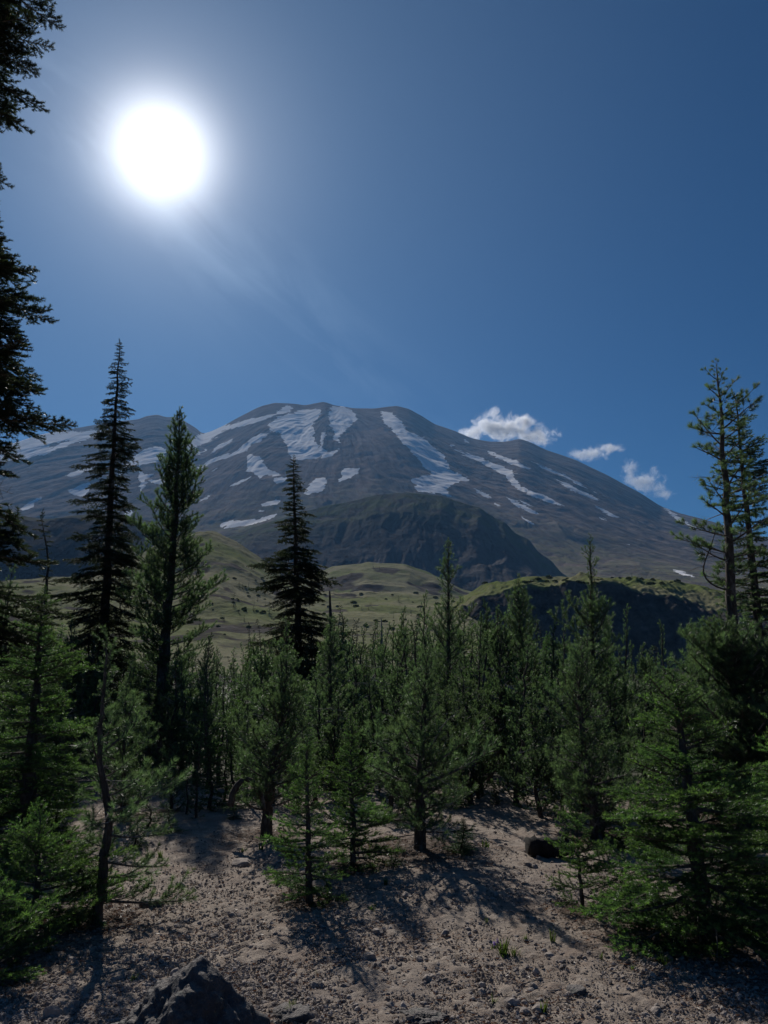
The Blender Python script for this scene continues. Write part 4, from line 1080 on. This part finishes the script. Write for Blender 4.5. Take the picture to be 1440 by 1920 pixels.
boulder('rock', 'flat angular dark rock slab leaning against the big boulder', (bc.x, bc.y, g(bc.x, bc.y) + .0), [(0, 0, 1, .45), (-.5, -.2, 1, .5), (-1, -.3, .4, .8), (.3, -1, .5, .7), (0, 1, .4, .8), (1, 0, .2, .8), (0, 0, -1, .5)], (.21, .22, .17), 6, lvl=4, cat='rock')
p = on_ground(283, 1702)
boulder('rock', 'fist-sized dark stone beside the patch of reddish needles', (p.x, p.y, p.z + .02), [(0, 0, 1, .6), (-.6, -.6, .5, .8), (.7, -.5, .4, .8), (0, 1, .3, .8), (0, 0, -1, .5)], (.055, .045, .045), 7, lvl=3, cat='rock')
p = on_ground(455, 1620)
boulder('rock', 'flat pale stone lying in front of the arching dead limb', (p.x, p.y, p.z + .012), [(0, 0, 1, .5), (-.6, -.3, .8, .7), (.8, .1, .6, .8), (0, 0, -1, .5)], (.062, .05, .04), 8, lvl=3, cat='rock', mat=M_STONE)
p = on_ground(792, 1912)
boulder('rock', 'rough dark crusty clump at the bottom edge of the clearing', (p.x, p.y, p.z), [(0, 0, 1, .5), (-.6, -.3, .8, .7), (0, 0, -1, .5)], (.07, .045, .03), 9, lvl=4, cat='rock', noise=.3)
p = on_ground(345 + 200, 1908)
boulder('rock', 'small dark crusty lump next to the big boulder', (p.x, p.y, p.z), [(0, 0, 1, .6), (-.6, -.3, .8, .8), (0, 0, -1, .5)], (.06, .05, .05), 10, lvl=3, cat='rock', noise=.18)
p = on_ground(1080, 1860)
boulder('rock', 'half-buried dark stone on open sand, far from the trees', (p.x, p.y, p.z + .005), [(0, 0, 1, .6), (-.6, -.3, .8, .8), (0, 0, -1, .5)], (.032, .028, .026), 12, lvl=3, cat='rock', noise=.08)
p = on_ground(1390, 1604)
boulder('rock', 'pale block of rock under the boughs of the bright green fir', (p.x, p.y, p.z + .04), [(0, 0, 1, .7), (-.9, -.4, .2, .8), (.7, -.7, .2, .8), (0, 0, -1, .5)], (.09, .08, .09), 11, lvl=4, cat='rock', mat=M_STONE)

# the dark log
M_CHAR = mat_bark('charred_bark', (.022, .02, .019), (.05, .046, .043), 25)
p = on_ground(1036, 1606)
lg = thing('log', 'short thick dark log lying across the sand behind the slender sapling', 'log', p)
rs = np.random.RandomState(3)
px_ = np.stack([np.linspace(-.21, .19, 16), .02 * rs.normal(size=16).cumsum() * .3, np.full(16, .075)], 1)
v, t = tube(px_, .088 * (1 + .05 * rs.normal(size=16)) * np.linspace(1.02, .82, 16), 14)
v += rs.normal(size=v.shape) * .004
link('trunk', mesh_from('trunk', v, t, None, [M_CHAR], True), lg, Matrix.Rotation(.1, 4, 'Z'))
v, t = tube([(.10, .0, .13), (.12, 0, .18), (.15, 0, .20)], [.035, .028, .012], 7)
link('branch_stub', mesh_from('branch_stub', v, t, None, [M_CHAR], True), lg)

# ---- herbs and grass tufts in the clearing
M_HERB = mat_needles('herb_leaf', (.04, .06, .022), (.085, .11, .04), (1.6, 1.9, .8))
M_PET = mat_needles('lupine_petal', (.18, .12, .33), (.28, .20, .45), (1.2, 1.1, 1.3))
def tuft(seed, n, h, w, spread=.5):
    rs = np.random.RandomState(seed); mb = MB()
    for i in range(n):
        a = rs.rand() * 2 * pi; d = np.array([cos(a) * spread * rs.rand(), sin(a) * spread * rs.rand(), 1]); L = h * rs.uniform(.5, 1.1)
        pth = shoot((.01 * rs.normal(), .01 * rs.normal(), 0), d, L, -.25, rs, 4)
        side = np.array([-sin(a), cos(a), 0]) * w
        ww = np.array([1, 1.1, .8, .5, .05])[:, None]
        v = np.concatenate([pth + side * ww, pth - side * ww]); t = []
        for j in range(4): t += [(j, j + 1, 5 + j), (j + 1, 6 + j, 5 + j)]
        mb.add(v, t, 0, np.tile(np.linspace(.2, 1, 5), 2))
    return mb
TF = [tuft(1, 26, .07, .0022, .8).mesh('grass_tuft', [M_HERB], False, 'tip'), tuft(2, 16, .09, .0035, .6).mesh('grass_tuft', [M_HERB], False, 'tip'), tuft(3, 34, .05, .002, 1.1).mesh('grass_tuft', [M_HERB], False, 'tip')]
tr_ = random.Random(31)
tspots = [(455, 1600, 1.2), (490, 1595, 1.1), (520, 1660, 1), (945, 1790, 1.2), (965, 1797, 1.3), (930, 1780, 1), (1036, 1770, 1), (985, 1765, .7), (910, 1590, 1.6), (640, 1640, 1), (1020, 1900, .8), (548, 1895, 1), (540, 1905, .9), (690, 1605, 1), (300, 1610, 1), (615, 1665, 1), (250, 1840, .7), (90, 1790, 1.2), (1350, 1650, 1), (1130, 1660, .9)]
for i in range(16): tspots.append((tr_.uniform(350, 1400), tr_.uniform(1600, 1900), tr_.uniform(.4, .8)))
for x, y, s in tspots:
    p = on_ground(x, y)
    link('grass_tuft', tr_.choice(TF), None, Matrix.Translation(p) @ Matrix.Rotation(tr_.random() * 6, 4, 'Z') @ Matrix.Diagonal((s, s, s, 1)), label='one of the small green tufts growing out of the sand', category='grass tuft', group='small green tufts growing out of the sand')
for (x, y, lab) in [(1243, 1810, 'fresh pale green leafy sprig at the edge of the fir shadow'), (944, 1793, 'leafy lupine plant with small purple flowers on the open sand')]:
    p = on_ground(x, y); o = thing('wild_plant', lab, 'plant', p)
    link('leaf', tuft(44, 20, .06, .0035, .8).mesh('leaf', [M_HERB], False, 'tip'), o)
    if 'purple' in lab:
        rs = np.random.RandomState(5)
        for fx, fz in ((-.05, .07), (-.03, .085)):
            mb = MB(); v, t = tube([(0, 0, 0), (fx * .5, 0, fz * .5), (fx, 0, fz)], [.002, .0018, .0012], 4); mb.add(v, t, 0, .5)
            link('stem', mb.mesh('stem', [M_HERB], False, 'tip'), o)
            mb = MB(); n = 60; pp = np.stack([fx + rs.normal(size=n) * .004, rs.normal(size=n) * .004, fz - .022 * rs.rand(n)], 1)
            needles(mb, pp, unit(rs.normal(size=(n, 3))),   .007, .005, .3, rs, 0, 0, rs.rand(n))
            link('flower', mb.mesh('flower', [M_PET], False, 'tip'), o)

# ---- clouds, beyond the mountain and outside the haze
def cloud(name, label, blobs, R, seed, dens, scale):
    m, N, out = material('cloud_vapour'); b = NB(N)
    tcn = b.n('ShaderNodeTexCoord').outputs['Object']
    n = b.noise(tcn, 1 / scale, 8, .68, .7); n2 = b.noise(tcn, .28 / scale, 3, .5)
    # distance to the union of soft ellipsoids
    cx = [at(x, y, R) for x, y, *_ in blobs]; c0 = sum(cx, Vector()) / len(cx)
    f = None; pxm = R / FPX * 1.06
    for (x, y, rx, ry), c in zip(blobs, cx):
        mp_ = b.n('ShaderNodeVectorMath', {0: tcn, 1: tuple(c - c0)}, operation='SUBTRACT').outputs[0]
        sc_ = b.n('ShaderNodeVectorMath', {0: mp_, 1: (1 / (rx * pxm), 1 / (rx * pxm * .8), 1 / (ry * pxm))}, operation='MULTIPLY').outputs[0]
        ln = b.n('ShaderNodeVectorMath', {0: sc_}, operation='LENGTH').outputs['Value']
        f = ln if f is None else b.math('SMOOTH_MIN', f, ln)
    d = b.math('SUBTRACT', b.math('ADD', b.math('SUBTRACT', 1.0, f), b.math('MULTIPLY', b.math('SUBTRACT', n, .5), 3.6)), b.math('MULTIPLY', n2, .35))
    d = b.math('MULTIPLY', b.sstep(d, .0, .9), dens)
    v = b.n('ShaderNodeVolumePrincipled'); v.inputs['Color'].default_value = (.93, .95, 1, 1); v.inputs['Anisotropy'].default_value = .62; b.set(v, 'Density', d)
    N.links.new(v.outputs[0], out.inputs['Volume'])
    lo = Vector((min((c - c0)[i] - (rx if i < 2 else ry) * pxm * 1.9 for (x, y, rx, ry), c in zip(blobs, cx)) for i in range(3)))
    hi = Vector((max((c - c0)[i] + (rx if i < 2 else ry) * pxm * 1.9 for (x, y, rx, ry), c in zip(blobs, cx)) for i in range(3)))
    link(name, box_mesh(name, lo, hi, [m]), None, Matrix.Translation(c0), label=label, category='cloud')
RC = 9500
cloud('cloud', 'largest puffy white cloud peeking over the mountain shoulder', [(925, 800, 38, 30), (960, 805, 50, 26), (888, 812, 34, 14), (1005, 818, 40, 18), (928, 778, 16, 16), (985, 790, 20, 16)], RC, 1, .014, 150)
cloud('cloud', 'thin flat white cloud wisp in the middle of the three', [(1110, 850, 36, 13), (1142, 841, 28, 8), (1085, 854, 20, 10)], RC, 2, .009, 120)
cloud('cloud', 'ragged white cloud wisp lowest down the mountain slope', [(1182, 878, 16, 22), (1205, 903, 34, 20), (1226, 885, 10, 16), (1232, 915, 20, 15), (1246, 927, 24, 10)], RC, 3, .009, 120)
haze()
